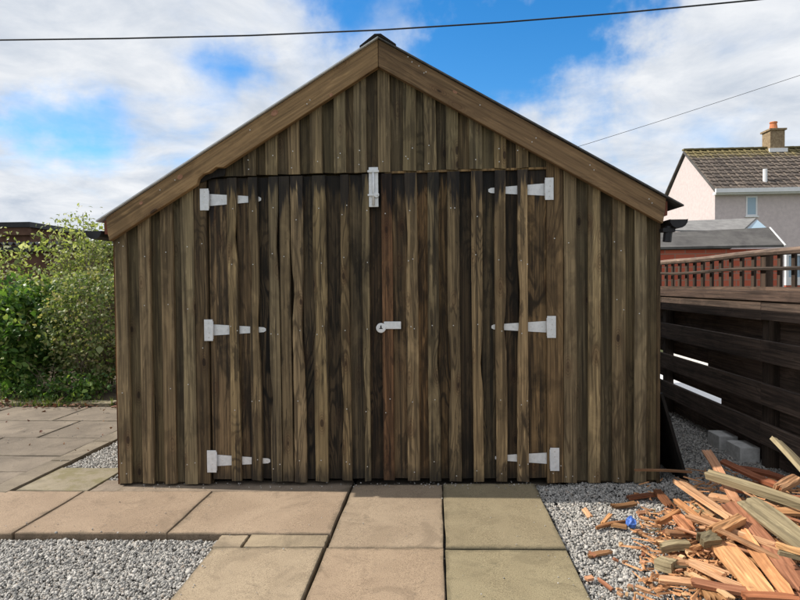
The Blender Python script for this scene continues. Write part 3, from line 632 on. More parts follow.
# ------------------------------------------------------------------ heap of split timber
def piece(name, label, p0, p1, w, th, col, jag0=.03, jag1=.03, roll=0., group='broken timber in the heap', mat='raw', n=7, seg=5):
    p0, p1 = Vector(p0), Vector(p1); d = p1-p0; L = d.length; zs = Matrix.Rotation(roll, 3, 'X'); v = []; m = n+1
    jag0, jag1 = min(jag0, L*.3), min(jag1, L*.3)
    e0 = [jag0*random.random()**1.5*(1 if k % 2 else .35) for k in range(m)]; e1 = [jag1*random.random()**1.3*(1 if k % 2 else .3) for k in range(m)]
    bow = random.uniform(-.012, .012)*min(1, L*3); tw = random.uniform(-.12, .12); pl, pr = random.uniform(0, 6), random.uniform(0, 6); wob = .06*w
    hk = [random.uniform(-.10, .10)*th for _ in range(m)]
    for i in range(seg+1):
        t_ = i/seg; tr = Matrix.Rotation(tw*(t_-.5), 3, 'X')
        for k in range(m):
            xa = -L/2+L*t_+(e0[k]*(1-t_)**3)-(e1[k]*t_**3)
            f_ = k/n; yl = -w/2+wob*math.sin(pl+t_*5)*.6; yr_ = w/2+wob*math.sin(pr+t_*6); yq = yl+(yr_-yl)*f_
            zc = bow*(1-(2*t_-1)**2)
            v.append(zs @ (tr @ Vector((xa, yq, th/2+hk[k]+random.uniform(-.05, .05)*th+zc)))); v.append(zs @ (tr @ Vector((xa-(.4*jag1*random.random() if i == seg else 0), yq, -th/2+zc))))
    ix = lambda i, k, b: (i*m+k)*2+b; f = []
    for i in range(seg):
        for k in range(n):
            f += [(ix(i, k, 0), ix(i, k+1, 0), ix(i+1, k+1, 0), ix(i+1, k, 0)), (ix(i, k, 1), ix(i+1, k, 1), ix(i+1, k+1, 1), ix(i, k+1, 1))]
        f += [(ix(i, 0, 0), ix(i+1, 0, 0), ix(i+1, 0, 1), ix(i, 0, 1)), (ix(i, n, 0), ix(i, n, 1), ix(i+1, n, 1), ix(i+1, n, 0))]
    for k in range(n): f += [(ix(0, k, 0), ix(0, k, 1), ix(0, k+1, 1), ix(0, k+1, 0)), (ix(seg, k, 0), ix(seg, k+1, 0), ix(seg, k+1, 1), ix(seg, k, 1))]
    o = mesh(name, v, f, mat, None, False, (p0+p1)/2, col)
    o.rotation_mode = 'QUATERNION'; o.rotation_quaternion = d.to_track_quat('X', 'Z')
    if label: tag(o, label, 'timber', group)
    if 'green' in (label or ''): o.data.materials[0] = M['treated']; o.color = tuple(random.uniform(.85, 1.05)*(1 if 'dark' not in label else .6) for _ in (0,))*3+(1,)
    return o
random.seed(21)
OR, PK, GN, RD, YL, BR, DK = (.95, .84, .78), (.88, .70, .66), (.58, .66, .52), (.50, .33, .30), (1.0, 1.0, .92), (.60, .50, .44), (.30, .22, .20)
def hp(px, py, h): return onG(px, py, h)
big = [
 # name, label, px0,py0,h0, px1,py1,h1, width, thick, colour, roll
 ('broken_board', 'wide reddish broken board slanting down the right of the heap', 730, 503, .17, 806, 592, .10, .085, .02, RD, .25),
 ('broken_board', 'pale pink splintered lath sticking up behind the heap', 706, 450, .21, 737, 503, .15, .05, .012, PK, .1),
 ('split_pole', 'greenish round-edged pole lying across the top of the heap', 708, 474, .22, 812, 508, .23, .045, .038, GN, .3),
 ('flat_board', 'pale grey green flat board on the right side of the heap', 746, 500, .20, 815, 552, .17, .10, .018, (.72, .78, .60), .35),
 ('broken_board', 'bright orange split board at the left top of the heap', 679, 482, .10, 737, 521, .15, .07, .022, OR, -.2),
 ('broken_board', 'wide orange split board at the bottom front of the heap', 720, 541, .11, 772, 604, .07, .10, .022, (1.05, .85, .66), .1),
 ('split_strip', 'long orange strip between the reddish board and front board', 741, 531, .14, 792, 600, .09, .05, .018, (1.0, .76, .58), .5),
 ('leaning_board', 'green edged board leaning on the fence above the heap', 776, 440, .42, 818, 486, .30, .075, .02, (.62, .62, .44), -.5),
 ('split_strip', 'brown red strip at the back of the heap below the fence', 722, 461, .13, 781, 487, .12, .045, .018, (.55, .30, .24), .2),
 ('split_strip', 'dark red strip at the very back of the heap', 735, 468, .08, 790, 480, .10, .05, .02, (.36, .18, .14), .2),
 ('timber_chunk', 'short light brown chunk lying across the middle of the heap', 712, 533, .15, 742, 519, .17, .045, .035, (.85, .70, .55), .2),
 ('timber_chunk', 'splintered orange chunk near the fence at right', 776, 489, .23, 796, 478, .25, .05, .03, OR, .3),
 ('split_strip', 'short yellow strip at the right edge of the heap', 775, 544, .21, 806, 553, .20, .03, .018, (1.1, .95, .72), 0.),
 ('split_strip', 'short grey green strip under the yellow strip', 777, 551, .19, 808, 560, .17, .04, .016, (.75, .80, .62), 0.),
 ('broken_board', 'brown board end at the bottom edge of the heap', 698, 577, .05, 722, 604, .04, .07, .02, (.68, .56, .42), 0.),
 ('split_strip', 'thin orange strip fanning out at the front of the heap', 687, 561, .07, 729, 575, .09, .028, .014, OR, 0.),
 ('split_strip', 'long thin yellow orange strip at the front of the heap', 690, 573, .06, 735, 600, .06, .022, .012, YL, 0.),
 ('timber_offcut', 'small green square offcut with pale end on gravel', 657, 562, .02, 675, 567, .025, .065, .045, (.58, .60, .40), 0.),
 ('timber_offcut', 'green brown offcut lying flat left of the heap', 660, 548, .04, 690, 545, .06, .055, .03, (.50, .50, .34), 0.),
 ('timber_offcut', 'dark green offcut standing in the middle of the heap', 700, 541, .12, 718, 538, .13, .06, .04, (.38, .42, .28), .4),
 ('split_strip', 'orange strip leaning over the small chips at left', 657, 523, .06, 680, 510, .10, .03, .022, (.95, .74, .55), 0.),
 ('split_strip', 'reddish flat piece with paint flecks beside the left chips', 676, 515, .08, 692, 532, .09, .06, .018, (.92, .62, .50), .15),
 ('split_strip', 'brown strip lying in the shadow beside the shed corner', 657, 490, .03, 672, 508, .03, .045, .018, (.40, .26, .20), 0.),
 ('split_strip', 'tawny strip under the bright orange board', 676, 500, .08, 702, 522, .08, .03, .02, (.82, .62, .46), .2),
 ('broken_board', 'orange board with ragged end below the round pole', 742, 517, .13, 790, 560, .10, .06, .02, (.95, .70, .50), .2),
 ('thin_stick', 'thin grey stick lying level in front of the shed corner', 634, 470, .13, 692, 472, .13, .012, .012, (.42, .36, .32), .3),
 ('broken_board', 'reddish plank lying across the bottom right corner', 742, 597, .10, 800, 600, .10, .05, .02, (.62, .36, .28), 0.),
 ('split_strip', 'pale splinter bridging the chips at the heap middle', 690, 549, .09, 728, 534, .12, .02, .012, (.98, .80, .62), 0.),
 ('split_strip', 'brown splinter lying on gravel left of the heap', 596, 528, -.005, 627, 521, -.002, .022, .012, (.60, .44, .32), 0.),
 ('split_strip', 'light splinter standing near the blue scrap', 602, 524, -.004, 611, 514, .004, .02, .012, (1.0, .82, .62), 0.),
 ('split_strip', 'flat tan bark piece on the open gravel', 587, 556, -.01, 613, 551, -.008, .035, .01, (.52, .42, .34), 0.),
 ('timber_offcut', 'dark offcut half buried in gravel by the shed', 611, 506, -.002, 636, 503, .008, .04, .016, (.34, .27, .2), 0.),
 ('split_strip', 'reddish dark board end in the gravel by the shed corner', 627, 498, .0, 659, 494, .01, .05, .014, (.36, .21, .17), 0.),
 ('timber_offcut', 'pale chip lying beside the blue scrap', 611, 525, .0, 627, 527, .002, .035, .014, (.95, .84, .66), 0.),
]
for nm, lb, a0, b0, h0, a1, b1, h1, w_, th, col, ro in big:
    piece(nm, lb, hp(a0, b0, h0), hp(a1, b1, h1), w_, th, col, .03 if 'pole' not in nm else .004, .09 if nm in ('broken_board', 'split_strip') else .006, ro)
# lower layer of boards that carries the ones on top
for i in range(34):
    py = random.uniform(480, 598); px = random.uniform(700+max(0, py-560)*.4, 805); h = random.uniform(.02, .09) if px > 725 else random.uniform(.015, .05)
    p = hp(px, py, h); a = random.gauss(-.85, .5); L = random.uniform(.08, .22)
    nmc = random.choice((('orange', OR), ('pinkish', PK), ('brown', BR), ('dark red', RD), ('tan', (.8, .66, .52)), ('greenish', GN)))
    piece('split_board', nmc[0]+' split softwood board buried low in the timber heap', p-Vector((math.cos(a)*L, math.sin(a)*L, random.uniform(-.015, .015))), p+Vector((math.cos(a)*L, math.sin(a)*L, random.uniform(-.015, .015))),
          random.uniform(.03, .08), random.uniform(.012, .022), nmc[1], .02, .06, random.uniform(-.3, .3), 'boards in the lower heap')
for i in range(14):                                   # long thin laths running with the big boards
    py = random.uniform(485, 552); px = random.uniform(725+max(0, py-540)*.5, 800); p = hp(px, py, random.uniform(.09, .15)); a = random.gauss(-1.0, .18); L = random.uniform(.10, .3)
    nmc = random.choice((('orange', OR), ('pinkish', PK), ('brown', BR), ('dark red', RD), ('reddish', (.7, .46, .40))))
    q = Vector((math.cos(a)*L, math.sin(a)*L, random.uniform(-.03, .03)))
    piece('split_lath', 'long thin '+nmc[0]+' lath slanting through the right of the timber heap', p-q, p+q, random.uniform(.012, .035), random.uniform(.006, .014), nmc[1], .05, .10, random.uniform(-.6, .6), 'laths in the heap')
for i in range(110):
    if random.random() < .75: px, py = random.gauss(680, 24), random.gauss(540, 26)
    else: px, py = random.uniform(585, 720), random.uniform(500, 600)
    if px > 745 or px < 585 or py < 492: continue
    h = .0+max(0, (px-640)/80)*random.uniform(0, .08); p = hp(px, py, h); a = random.uniform(0, 3.14); L = random.uniform(.012, .05)
    if px < 640 and random.random() < .6: L *= .5
    nmc = random.choice((('orange', OR), ('orange', OR), ('yellow', YL), ('brown', BR), ('pinkish', PK), ('dark red', RD), ('greenish', (.55, .54, .40))))
    piece('wood_chip', 'small '+nmc[0]+' wood chip scattered at the left of the timber heap', p-Vector((math.cos(a)*L, math.sin(a)*L, random.uniform(-.5, .5)*L)), p+Vector((math.cos(a)*L, math.sin(a)*L, 0)),
          random.uniform(.010, .03), random.uniform(.005, .014), nmc[1], .012, .02, random.uniform(-.5, .5), 'small wood chips', n=3, seg=2)
# fine splinters under everything
mbv = []; mbf = []
for i in range(900):
    px, py = (random.uniform(690, 815), random.uniform(470, 610)) if random.random() < .7 else (random.gauss(675, 20), random.gauss(545, 28))
    if px < 625: continue
    p = onG(px, py, random.uniform(0., .06) if px > 690 else random.uniform(-.01, .015)); a = random.uniform(0, 3.14); L = random.uniform(.015, .07); w_ = random.uniform(.003, .010)
    d = Vector((math.cos(a), math.sin(a), random.uniform(-.25, .25)))*L; s_ = Vector((-math.sin(a), math.cos(a), random.uniform(-.4, .4)))*w_; u = Vector((0, 0, w_*.8)); k = len(mbv)
    mbv += [p-d-s_, p+d*random.uniform(.6, 1)-s_*.4, p+d+s_*.4, p-d*.9+s_, p-d*.95+u, p+d*.9+u]
    mbf += [(k, k+1, k+5, k+4), (k+2, k+3, k+4, k+5), (k, k+4, k+3), (k+1, k+2, k+5), (k, k+3, k+2, k+1)]
tag(mesh('splinters', mbv, mbf, 'raw', color=(.9, .72, .58)), 'fine orange splinters filling the bottom of the timber heap', 'splinters', kind='stuff')
# blue scrap of plastic
p = onG(631, 523, .012); V = []; n_ = 14; random.seed(3)
for i in range(5):
    for j in range(n_):
        a = 2*math.pi*j/n_; r = (.006, .024, .030, .022, .007)[i]*random.uniform(.6, 1.35); V.append((r*math.cos(a)*.8, r*math.sin(a), (-.022, -.014, .004, .02, .034)[i]*random.uniform(.8, 1.25)))
Fc = [(i*n_+j, i*n_+(j+1) % n_, (i+1)*n_+(j+1) % n_, (i+1)*n_+j) for i in range(4) for j in range(n_)]+[tuple(range(n_-1, -1, -1)), tuple(range(4*n_, 5*n_))]
tag(mesh('plastic_scrap', V, Fc, 'bluerag', loc=p), 'crumpled blue plastic scrap on the gravel beside the heap', 'scrap')

# ------------------------------------------------------------------ shrubs on the left
random.seed(11)
def foliage(parent, clumps, per, leaf, spread, mat, name='crown', aspect=.5, up=.5):
    C = np.array(clumps); k = len(C); n = k*per; c = np.repeat(C, per, 0)
    pos = c+rng.normal(0, 1, (n, 3))*spread*np.repeat(rng.uniform(.6, 1.4, (k, 1)), per, 0)
    d = rng.normal(size=(n, 3))+np.array([0, -.3, -.15]); d /= np.linalg.norm(d, axis=1)[:, None]
    nr = rng.normal(size=(n, 3))*.7+np.array([-.25, -.25, up]); s = np.cross(d, nr); s /= np.linalg.norm(s, axis=1)[:, None]; nn = np.cross(s, d)
    L = leaf*np.exp(rng.normal(0, .28, (n, 1))); wd = L*aspect*rng.uniform(.75, 1.2, (n, 1))
    b = pos; mid = pos+d*L*.45; tip = pos+d*L-nn*L*.12
    V = np.stack([b, mid-s*wd*.5+nn*L*.07, tip, mid+s*wd*.5+nn*L*.07, pos+d*L*.75-s*wd*.32, pos+d*L*.75+s*wd*.32], 1)
    base_ = (np.arange(n)*6)[:, None]
    T = np.concatenate([base_+np.array([[0, 1, 3]]), base_+np.array([[1, 4, 3]]), base_+np.array([[4, 5, 3]]), base_+np.array([[4, 2, 5]])], 0)
    return bulk(name, V.reshape(-1, 3), T, mat, parent)
def shrub(name, label, cx, cy, rx, ry, z0, z1, nclump, per, leaf, spread, mat, stems=9, stemr=.012, aspect=.5, hollow=.25, stemtop=.9, cat='shrub'):
    loc = Vector((cx, cy, gz(cx)))
    o = tag(empty(name, (0, 0, 0)), label, cat); cl = []
    while len(cl) < nclump:
        q = np.array([random.uniform(-1, 1) for _ in range(3)]); r = float((abs(q)**3.2).sum()**(1/3.2))
        if r > 1 or r < hollow: continue
        zz = (z0+z1)/2+q[2]*(z1-z0)/2
        bulge = 1+.18*math.sin(q[0]*5+cx)+.15*math.sin(q[2]*6)
        cl.append((cx+q[0]*rx*bulge, cy+q[1]*ry, zz))
    foliage(o, cl, per, leaf, spread, mat, aspect=aspect)
    st = MB()
    for i in range(stems):
        c = Vector(random.choice(cl)); b = Vector((cx+random.uniform(-.3, .3)*rx, cy+random.uniform(-.3, .3)*ry, gz(cx)-.03)); pts = []; jit = Vector((0, 0, 0))
        for t_ in (0, .2, .4, .6, .8, 1.):
            jit = jit+Vector((random.uniform(-.05, .05), random.uniform(-.05, .05), 0)); q = b.lerp(c, t_*stemtop); q.x = b.x+(q.x-b.x)*t_**.6; pts.append(q+jit*t_)
        st.tube(pts, [stemr*(1-.75*t_) for t_ in (0, .2, .4, .6, .8, 1.)], 5)
        for b_ in range(3):
            q0 = pts[random.choice((2, 3, 4))]; q1 = q0+Vector((random.uniform(-.3, .3), random.uniform(-.25, .2), random.uniform(.0, .35))); st.tube([q0, q0.lerp(q1, .5)+Vector((0, 0, .04)), q1], [stemr*.4, stemr*.3, stemr*.15], 4)
    st.build('trunk', 'bark', o)
    return o
def S_(px0, px1, y): a = onY(px0, 300, y).x; b = onY(px1, 300, y).x; return (a+b)/2, (b-a)/2
yb = ybed+.75
cx, rx = S_(-30, 60, yb)
shrub('leafy_shrub', 'glossy broad leaved green shrub at the left edge', cx, yb+.1, rx*.95, .62, .05, 1.38, 170, 50, .072, .075, 'leafA', 12, aspect=.62, hollow=.45)
cx, rx = S_(52, 126, yb)
shrub('twiggy_shrub', 'twiggy olive shrub with pale stems beside the shed corner', cx, yb+.15, rx*.92, .6, .04, 1.48, 170, 42, .046, .075, 'leafB', 60, .010, .6, .5, 1.1)
cx, rx = S_(34, 78, yb+.5)
shrub('leafy_shrub', 'light green leafy shrub between the glossy shrub and twiggy shrub', cx, yb+.5, rx, .3, .5, 1.5, 46, 44, .06, .08, 'leafC', 8, aspect=.6)
cx, rx = S_(58, 122, yb+1.9)
shrub('pale_tree', 'pale yellow green thin tree rising behind the shrubs', cx, yb+1.9, rx, .6, 1.15, 2.42, 130, 24, .06, .09, 'leafC', 40, .012, .5, .05, 1.08, 'tree')
cx, rx = S_(-20, 48, yb+1.3)
shrub('bramble', 'arching bramble with yellow green leaves over the brown wall', cx, yb+1.0, rx, .3, 1.35, 2.05, 26, 18, .06, .08, 'leafC', 14, .008, .55, .1, 1.0)
cx, rx = S_(105, 240, yb+.6)
shrub('leafy_shrub', 'green shrub mostly hidden behind the left wall of the shed', cx, yb+.9, rx, .6, .1, 1.5, 50, 50, .07, .12, 'leafA', 8)
cx, rx = S_(-10, 118, ybed+.3)
shrub('ground_cover', 'low leafy weeds in front of the two large shrubs', cx, ybed+.28, rx, .16, .0, .22, 60, 30, .045, .05, 'leafA', 12, .005, .6, .0, 1.0, 'plant')
# weeds and fallen leaves along the bed edge
n = 1500; wx = rng.uniform(-5.6, -2.2, n); wy = ybed+rng.gamma(1.3, .10, n)-.02; keep = np.sin(wx*5.3)+rng.normal(0, .8, n) > -.2; wx, wy = wx[keep], wy[keep]; n = len(wx)
hh = rng.uniform(.03, .12, n); an = rng.uniform(0, 6.28, n); b = np.stack([wx, wy, .014*np.clip(wx, -2.5, 2.5)], 1); sd = np.stack([np.cos(an), np.sin(an), 0*an], 1)*.006; tp_ = b+np.stack([rng.normal(0, .03, n), rng.normal(-.01, .03, n), hh], 1)
tag(bulk('weeds', np.stack([b-sd, b+sd, tp_], 1).reshape(-1, 3), (np.arange(n)*3)[:, None]+np.arange(3)[None], 'grass'), 'short weeds along the front edge of the shrub bed', 'weeds', kind='stuff')
n = 420; cl = np.stack([rng.uniform(-5.5, -2.2, n), ybed+rng.normal(.03, .10, n), np.full(n, -.03)], 1)
fl = foliage(None, cl, 1, .05, .004, 'leafD', 'fallen_leaves', .6, 3.); fl.location.z = .012; tag(fl, 'reddish brown fallen leaves along the bed edge', 'leaves', kind='stuff')
n = 60; cl = np.stack([rng.uniform(-5., -2.2, n), rng.uniform(yrow[2], ybed, n), np.full(n, -.03)], 1)
fl = foliage(None, cl, 1, .035, .003, 'leafD', 'fallen_leaves', .5, 3.); fl.location.z = .010; tag(fl, 'sparse dry leaves lying on the driveway flags', 'leaves', kind='stuff')
k = onY(30, 400, ybed+.3); o = MB()
for i in range(3): slab('bed_edging', -5.3+.55*i, -4.77+.55*i, ybed+.02, ybed+.22, 'slabmoss', (1.05, 1.05, .95), h=.03, th=.08, parent=drive)

# ------------------------------------------------------------------ brown outbuilding behind the shrubs
by = yb+2.6; bl0 = onY(-60, 250, by).x; bl1 = onY(150, 250, by).x; bz = onY(40, 247, by).z
ob = tag(empty('brown_outbuilding', ((bl0+bl1)/2, by, 0)), 'low brown boarded outbuilding with corrugated roof behind the shrubs', 'outbuilding')
oinv = Matrix.Translation(-ob.location)
def op_(mb, nm, mt, par=None, **k):
    o = mb.build(nm, mt, None, **k); o.parent = par or ob; o.matrix_parent_inverse = oinv; return o
op_(MB().box(bl0, bl1, by, by+.08, -.1, bz), 'wall', 'brownwall')
op_(MB().box(bl0, bl0+.08, by+.081, by+3, -.1, bz), 'wall', 'brownwall')
op_(MB().box(bl1-.08, bl1, by+.081, by+3, -.1, bz), 'wall', 'brownwall')
cr_ = MB(); n = 200; v = []
for i in range(n+1):
    x = bl0-.1+(bl1-bl0+.2)*i/n; dz = .026*math.sin(i*math.pi/3)
    v += [(x, by-.18, bz+.05+dz), (x, by+3.1, bz+.30+dz)]
f = [(2*i, 2*i+2, 2*i+3, 2*i+1) for i in range(n)]; cr_.add(v, f)
ro = op_(cr_, 'roof', 'felt'); sol = ro.modifiers.new('thick', 'SOLIDIFY'); sol.thickness = .008
op_(MB().box(bl0-.1, bl1+.1, by-.12, by-.09, bz-.08, bz+.012), 'fascia', 'black')
# darker, higher roof at the left edge
bx1 = onY(31, 224, by+3.6).x; z2 = onY(0, 222.5, by+3.6).z
o2 = tag(empty('dark_outbuilding', (bx1-2, by+3.6, 0)), 'dark flat roofed outbuilding showing above the brown one at far left', 'outbuilding'); oinv = Matrix.Translation(-o2.location)
for nm, mt, bb in (('wall', 'brownwall', (bx1-4, bx1-.1, by+3.7, by+6, -.1, z2-.12)), ('roof', 'black', (bx1-4.1, bx1, by+3.55, by+6.2, z2-.119, z2)), ('fascia', 'brownwall', (bx1-4.05, bx1-.05, by+3.6, by+3.68, z2-.3, z2-.121))):
    op_(MB().box(*bb), nm, mt, o2)

# ------------------------------------------------------------------ red brick garage beyond the fence
gy = onZ(437, 400, 0).y*0+10.0
ge = onY(784, 247, gy); gr = onY(769, 229.5, gy+.75)
gar = tag(empty('brick_garage', (ge.x-3, gy, 0)), 'low red brick garage with dark grey sloping roof beyond the fence', 'garage'); oinv = Matrix.Translation(-gar.location)
gx0 = ge.x-7.5; op_(MB().box(gx0, ge.x-.06, gy+.1, gy+.3, -.1, ge.z-.03), 'wall', 'brick', gar)
op_(MB().prism([(gx0+.2, -.1), (gx0+.5, -.1), (gx0+.5, .5), (gx0+.2, .5)], gy+.301, gy+3), 'wall', 'brick', gar)
op_(MB().box(ge.x-.3, ge.x-.06, gy+.301, gy+3, -.1, ge.z-.03), 'wall', 'brick', gar)
zl = onY(660, 238.5, gy+.75).z
m = MB().add([(gx0, gy, ge.z-.05), (ge.x, gy, ge.z), (gr.x, gy+.75, gr.z), (gx0, gy+.75, zl-.1), (gx0, gy, ge.z-.0), (ge.x, gy, ge.z+.05), (gr.x, gy+.75, gr.z+.05), (gx0, gy+.75, zl-.05)], BF)
rf = op_(m, 'roof', 'greyroof', gar)
m = MB().add([(gx0, gy+.751, zl-.1), (gr.x, gy+.751, gr.z), (gr.x, gy+3.2, ge.z), (gx0, gy+3.2, ge.z-.2), (gx0, gy+.751, zl-.05), (gr.x, gy+.751, gr.z+.05), (gr.x, gy+3.2, ge.z+.05), (gx0, gy+3.2, ge.z-.15)], BF)
op_(m, 'roof', 'greyroof', gar)
d_ = (gr-ge); m = MB().tube([ge+Vector((.02, -.02, .03)), ge+d_+Vector((.02, 0, .04))], .022, 6); op_(m, 'verge', 'whitetrim', gar)
# pale extension roofs between garage and house
ey = gy+5; a, b, c, d = onY(676, 229, ey), onY(742, 232.5, ey), onY(756, 219.5, ey+1.2), onY(672, 225, ey+1.2)
ext = tag(empty('pale_extension', (b.x-1.5, ey, 0)), 'pale grey roofed extension with white gable between garage and house', 'extension'); oinv = Matrix.Translation(-ext.location)
up = Vector((0, 0, .05)); L_ = Vector((-3, 0, 0)); m = MB().add([a+L_, b, c, d+L_, a+L_+up, b+up, c+up, d+L_+up], BF); op_(m, 'roof', 'paleroof', ext)
e2 = onY(772, 232, ey+.3); m = MB().add([b+Vector((.0, .05, -.02)), e2, e2+Vector((0, .1, .05)), c+Vector((.03, .0, .0)), b+Vector((0, .1, -.1)), e2+Vector((0, .1, -.1)), e2+Vector((0, .2, -.05)), c+Vector((.03, .1, -.1))], BF)
op_(m, 'side_panel', 'glass', ext)
op_(MB().box(a.x-2.9, e2.x, ey+.25, ey+1.1, -.1, b.z-.1), 'wall', 'render', ext)

# ------------------------------------------------------------------ neighbour house
hy = 22.2; ce = onY(715, 193, hy); HX = ce.x; rp = onX(686, 151, HX); half = rp.y-hy; ze = onY(715, 190, hy-.2).z; zr = rp.z
HXR = HX+9.5
house = tag(empty('neighbour_house', (HX+4.5, hy+half, 0)), 'pebbledashed house with brown tiled roof and chimney at right', 'house'); oinv = Matrix.Translation(-house.location)
op_(MB().box(HX+.25, HXR, hy, hy+.25, -.1, ze-.05), 'wall', 'render', house)
mb = MB(); v = [(HX, hy+.001, -.1), (HX, hy+2*half, -.1), (HX, hy+2*half, ze-.1), (HX, hy+half, zr-.12), (HX, hy+.001, ze-.1)]; v += [(x+.249, y, z) for x, y, z in v]
mb.add(v, [(0, 1, 2, 3, 4), (9, 8, 7, 6, 5)]+[(i, i+5, (i+1) % 5+5, (i+1) % 5) for i in range(5)]); op_(mb, 'gable_wall', 'render', house)
op_(MB().box(HX+.25, HXR, hy+2*half-.25, hy+2*half, -.1, ze-.05), 'wall', 'render', house)
sl_ = Vector((0, half+.3, zr-ze)); Ls = sl_.length; su = sl_/Ls; ny = Vector((0, -su.z, su.y))
roof = op_(MB().add([(HX-.12, hy-.3, ze), (HXR, hy-.3, ze), (HXR, hy+half, zr), (HX-.12, hy+half, zr), (HX-.12, hy-.3, ze-.07), (HXR, hy-.3, ze-.07), (HXR, hy+half, zr-.07), (HX-.12, hy+half, zr-.07)], BF), 'roof', 'greyroof', house)
op_(MB().add([(HX-.12, hy+half+.001, zr), (HXR, hy+half+.001, zr), (HXR, hy+2*half+.3, ze), (HX-.12, hy+2*half+.3, ze), (HX-.12, hy+half+.001, zr-.07), (HXR, hy+half+.001, zr-.07), (HXR, hy+2*half+.3, ze-.07), (HX-.12, hy+2*half+.3, ze-.07)], BF), 'roof', 'greyroof', house)
TW = .33; rows = 11; ex = Ls/rows
tv = []; prof = [(0, .012), (.03, .04), (.09, .044), (.13, .014), (.20, .010), (.29, .010), (.322, .0)]
for x, h in prof:
    for u_, lift in ((-.03, .045), (ex+.05, .0)):
        q = su*u_+ny*(h+lift); tv.append((x, q.y, q.z))
for x, h in prof: q = su*-.03+ny*.012; tv.append((x, q.y, q.z))
nP = len(prof); tf = [(2*i, 2*i+2, 2*i+3, 2*i+1) for i in range(nP-1)]+[(2*nP+i, 2*nP+i+1, 2*i+2, 2*i) for i in range(nP-1)]
tm = bpy.data.meshes.new('roof_tile'); tm.from_pydata(tv, [], tf); tm.materials.append(M['tile'])
cols = int((HXR-HX+.12)/TW); rest = MB()
for c_ in range(cols):
    for r_ in range(rows):
        p = Vector((HX-.12+c_*TW, hy-.3, ze+.004))+su*(r_*ex)
        if c_ < 17:
            o = bpy.data.objects.new('roof_tile', tm); COL.objects.link(o); o.parent = roof; o.matrix_parent_inverse = oinv; o.location = p
            o.rotation_euler = (random.uniform(-.012, .012), 0, random.uniform(-.01, .01))
        else: rest.add([Vector(q)+p for q in tv], tf)
o = op_(rest, 'roof_tiles', 'tile', roof); o['kind'] = 'stuff'
rc = MB()
for i in range(int((HXR-HX)/.45)):
    x = HX-.14+i*.45; rc.prism([(x, zr+.02), (x+.445, zr+.02), (x+.445, zr+.10), (x, zr+.09)], hy+half-.12, hy+half+.12)
op_(rc, 'ridge_tiles', 'tile', roof)['kind'] = 'stuff'
op_(MB().box(HX-.14, HXR, hy-.42, hy-.31, ze-.14, ze+.03), 'gutter', 'whitetrim', house); op_(MB().box(HX-.1, HXR, hy-.309, hy-.02, ze-.2, ze-.09), 'soffit', 'whitetrim', house)
vb = MB().add([(HX-.13, hy-.3, ze-.13), (HX-.03, hy-.3, ze-.13), (HX-.03, hy+half, zr-.1), (HX-.13, hy+half, zr-.1), (HX-.13, hy-.3, ze+.02), (HX-.03, hy-.3, ze+.02), (HX-.03, hy+half, zr+.04), (HX-.13, hy+half, zr+.04)], BF)
op_(vb, 'verge', 'greyroof', house)
a, b = onY(746, 216, hy-.03), onY(757.5, 196, hy-.03)
w_ = op_(MB().box(a.x, b.x, hy-.03, hy-.002, a.z, a.z+.06).box(a.x, b.x, hy-.03, hy-.002, b.z-.06, b.z).box(a.x, a.x+.06, hy-.03, hy-.002, a.z+.06, b.z-.06).box(b.x-.06, b.x, hy-.03, hy-.002, a.z+.06, b.z-.06), 'window', 'whitetrim', house)
op_(MB().box(a.x+.06, b.x-.06, hy-.016, hy-.006, a.z+.06, b.z-.06), 'pane', 'glass', w_)
op_(MB().box(a.x-.04, b.x+.04, hy-.08, hy-.002, a.z-.06, a.z-.002), 'sill', 'whitetrim', w_)
c0, c1 = onY(768.5, 150, hy+half-.2), onY(783, 129, hy+half-.2)
ch = op_(MB().box(c0.x, c1.x, hy+half-.35, hy+half+.35, zr-.6, c1.z-.08), 'chimney', 'chim', roof)
op_(MB().box(c0.x-.06, c1.x+.06, hy+half-.42, hy+half+.42, c1.z-.079, c1.z), 'chimney_cap', 'chim', roof)
op_(MB().box(c0.x-.07, c1.x+.1, hy+half-.42, hy+half-.34, zr-.22, zr-.04), 'flashing', 'whitetrim', roof)
pc = (c0.x+c1.x)/2; op_(MB().tube([(pc, hy+half, c1.z), (pc, hy+half, c1.z+.1), (pc, hy+half, c1.z+.3), (pc, hy+half, c1.z+.33), (pc, hy+half, c1.z+.38)], [.2, .17, .14, .17, .16], 14), 'chimney_pot', 'pot', roof)
vq = next(q for q in (hy+.05*i for i in range(80)) if onY(765, 181, q).z < ze+(q-hy+.3)*su.z/su.y+.05); vp = onY(765, 181, vq); vt = onY(765, 169, vq); op_(MB().tube([(vp.x, vp.y, vp.z-.2), (vp.x, vp.y, vt.z)], .085, 10), 'vent_pipe', 'whitetrim', roof)
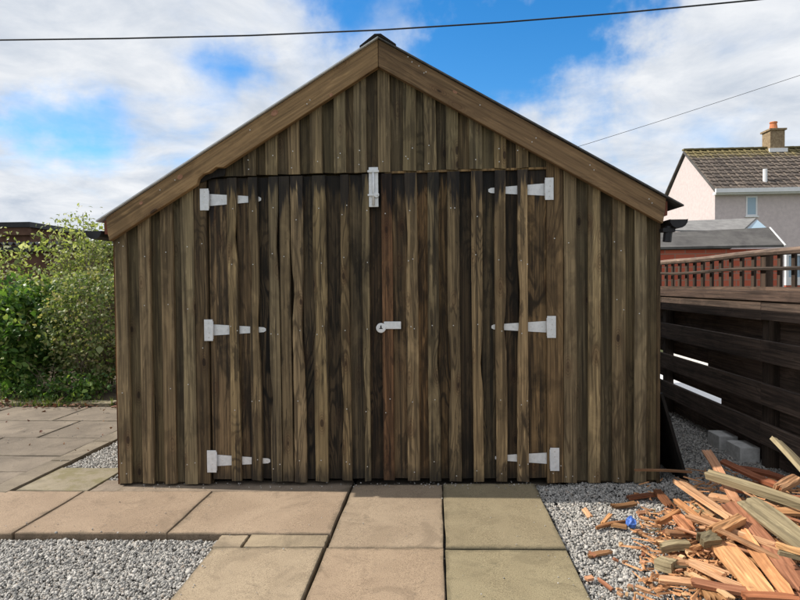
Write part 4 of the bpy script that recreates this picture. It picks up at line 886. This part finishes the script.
# white framed conservatory glimpsed through the trellis at the right edge
cy_ = 13.5; a, b = onY(786, 300, cy_), onY(830, 251, cy_)
cs = tag(empty('conservatory', (b.x, cy_, 0)), 'white framed glazed porch glimpsed through the trellis at right edge', 'porch'); oinv = Matrix.Translation(-cs.location)
op_(MB().box(a.x, b.x, cy_, cy_+.1, -.1, 1.2), 'wall', 'brick', cs)
op_(MB().box(a.x, b.x, cy_, cy_+.1, 1.201, 1.42).box(a.x, b.x, cy_, cy_+.1, b.z-.12, b.z), 'frame', 'whitetrim', cs)
for i in range(3):
    x = a.x+(b.x-a.x)*i/3; op_(MB().box(x, x+.07, cy_+.002, cy_+.09, 1.421, b.z-.121), 'mullion', 'whitetrim', cs); op_(MB().box(x+.071, x+(b.x-a.x)/3-.001, cy_+.04, cy_+.06, 1.421, b.z-.121), 'pane', 'glass', cs)
# pale wall and sheet added so that bright slots show under the fence boards
gw = MB().box(FX+1.7, FX+1.85, 0, 6.5, -.1, .55); tag(gw.build('bright_slot_wall', 'concrete', loc=(FX+1.7, 2, 0)), 'low pale wall added to show as bright slots through the fence gaps', 'wall')
structure(MB().box(FX+.16, FX+1.69, -1.5, 6.5, -.11, .0).build('bright_slot_sheet', 'whitetrim'))  # pale sheet added to brighten the lower fence slot

# ------------------------------------------------------------------ overhead wires
def wire(pts, y0, y1, rad, label):
    n = len(pts); P = [onY(px, py, y0+(y1-y0)*i/(n-1)) for i, (px, py) in enumerate(pts)]
    P = [P[0]+(P[0]-P[1])*3]+P+[P[-1]+(P[-1]-P[-2])*3]
    tag(MB().tube(P, rad, 6).build('overhead_wire', 'black'), label, 'wire')
wire([(-60, 41), (0, 40), (120, 38.5), (250, 35.5), (380, 30), (500, 22.5), (620, 13), (755, 0), (850, -10)], 3., 3., .009, 'black overhead wire crossing the sky above the shed roof')
wire([(810, 72), (740, 95), (660, 121), (590, 143), (540, 158), (480, 175)], 9., 9., .0045, 'thin distant overhead wire sloping down behind the right roof')

# every object above is placed in world coordinates: cancel each parent's own placement
for o in bpy.data.objects:
    if o.parent: o.matrix_parent_inverse = o.parent.matrix_basis.inverted()
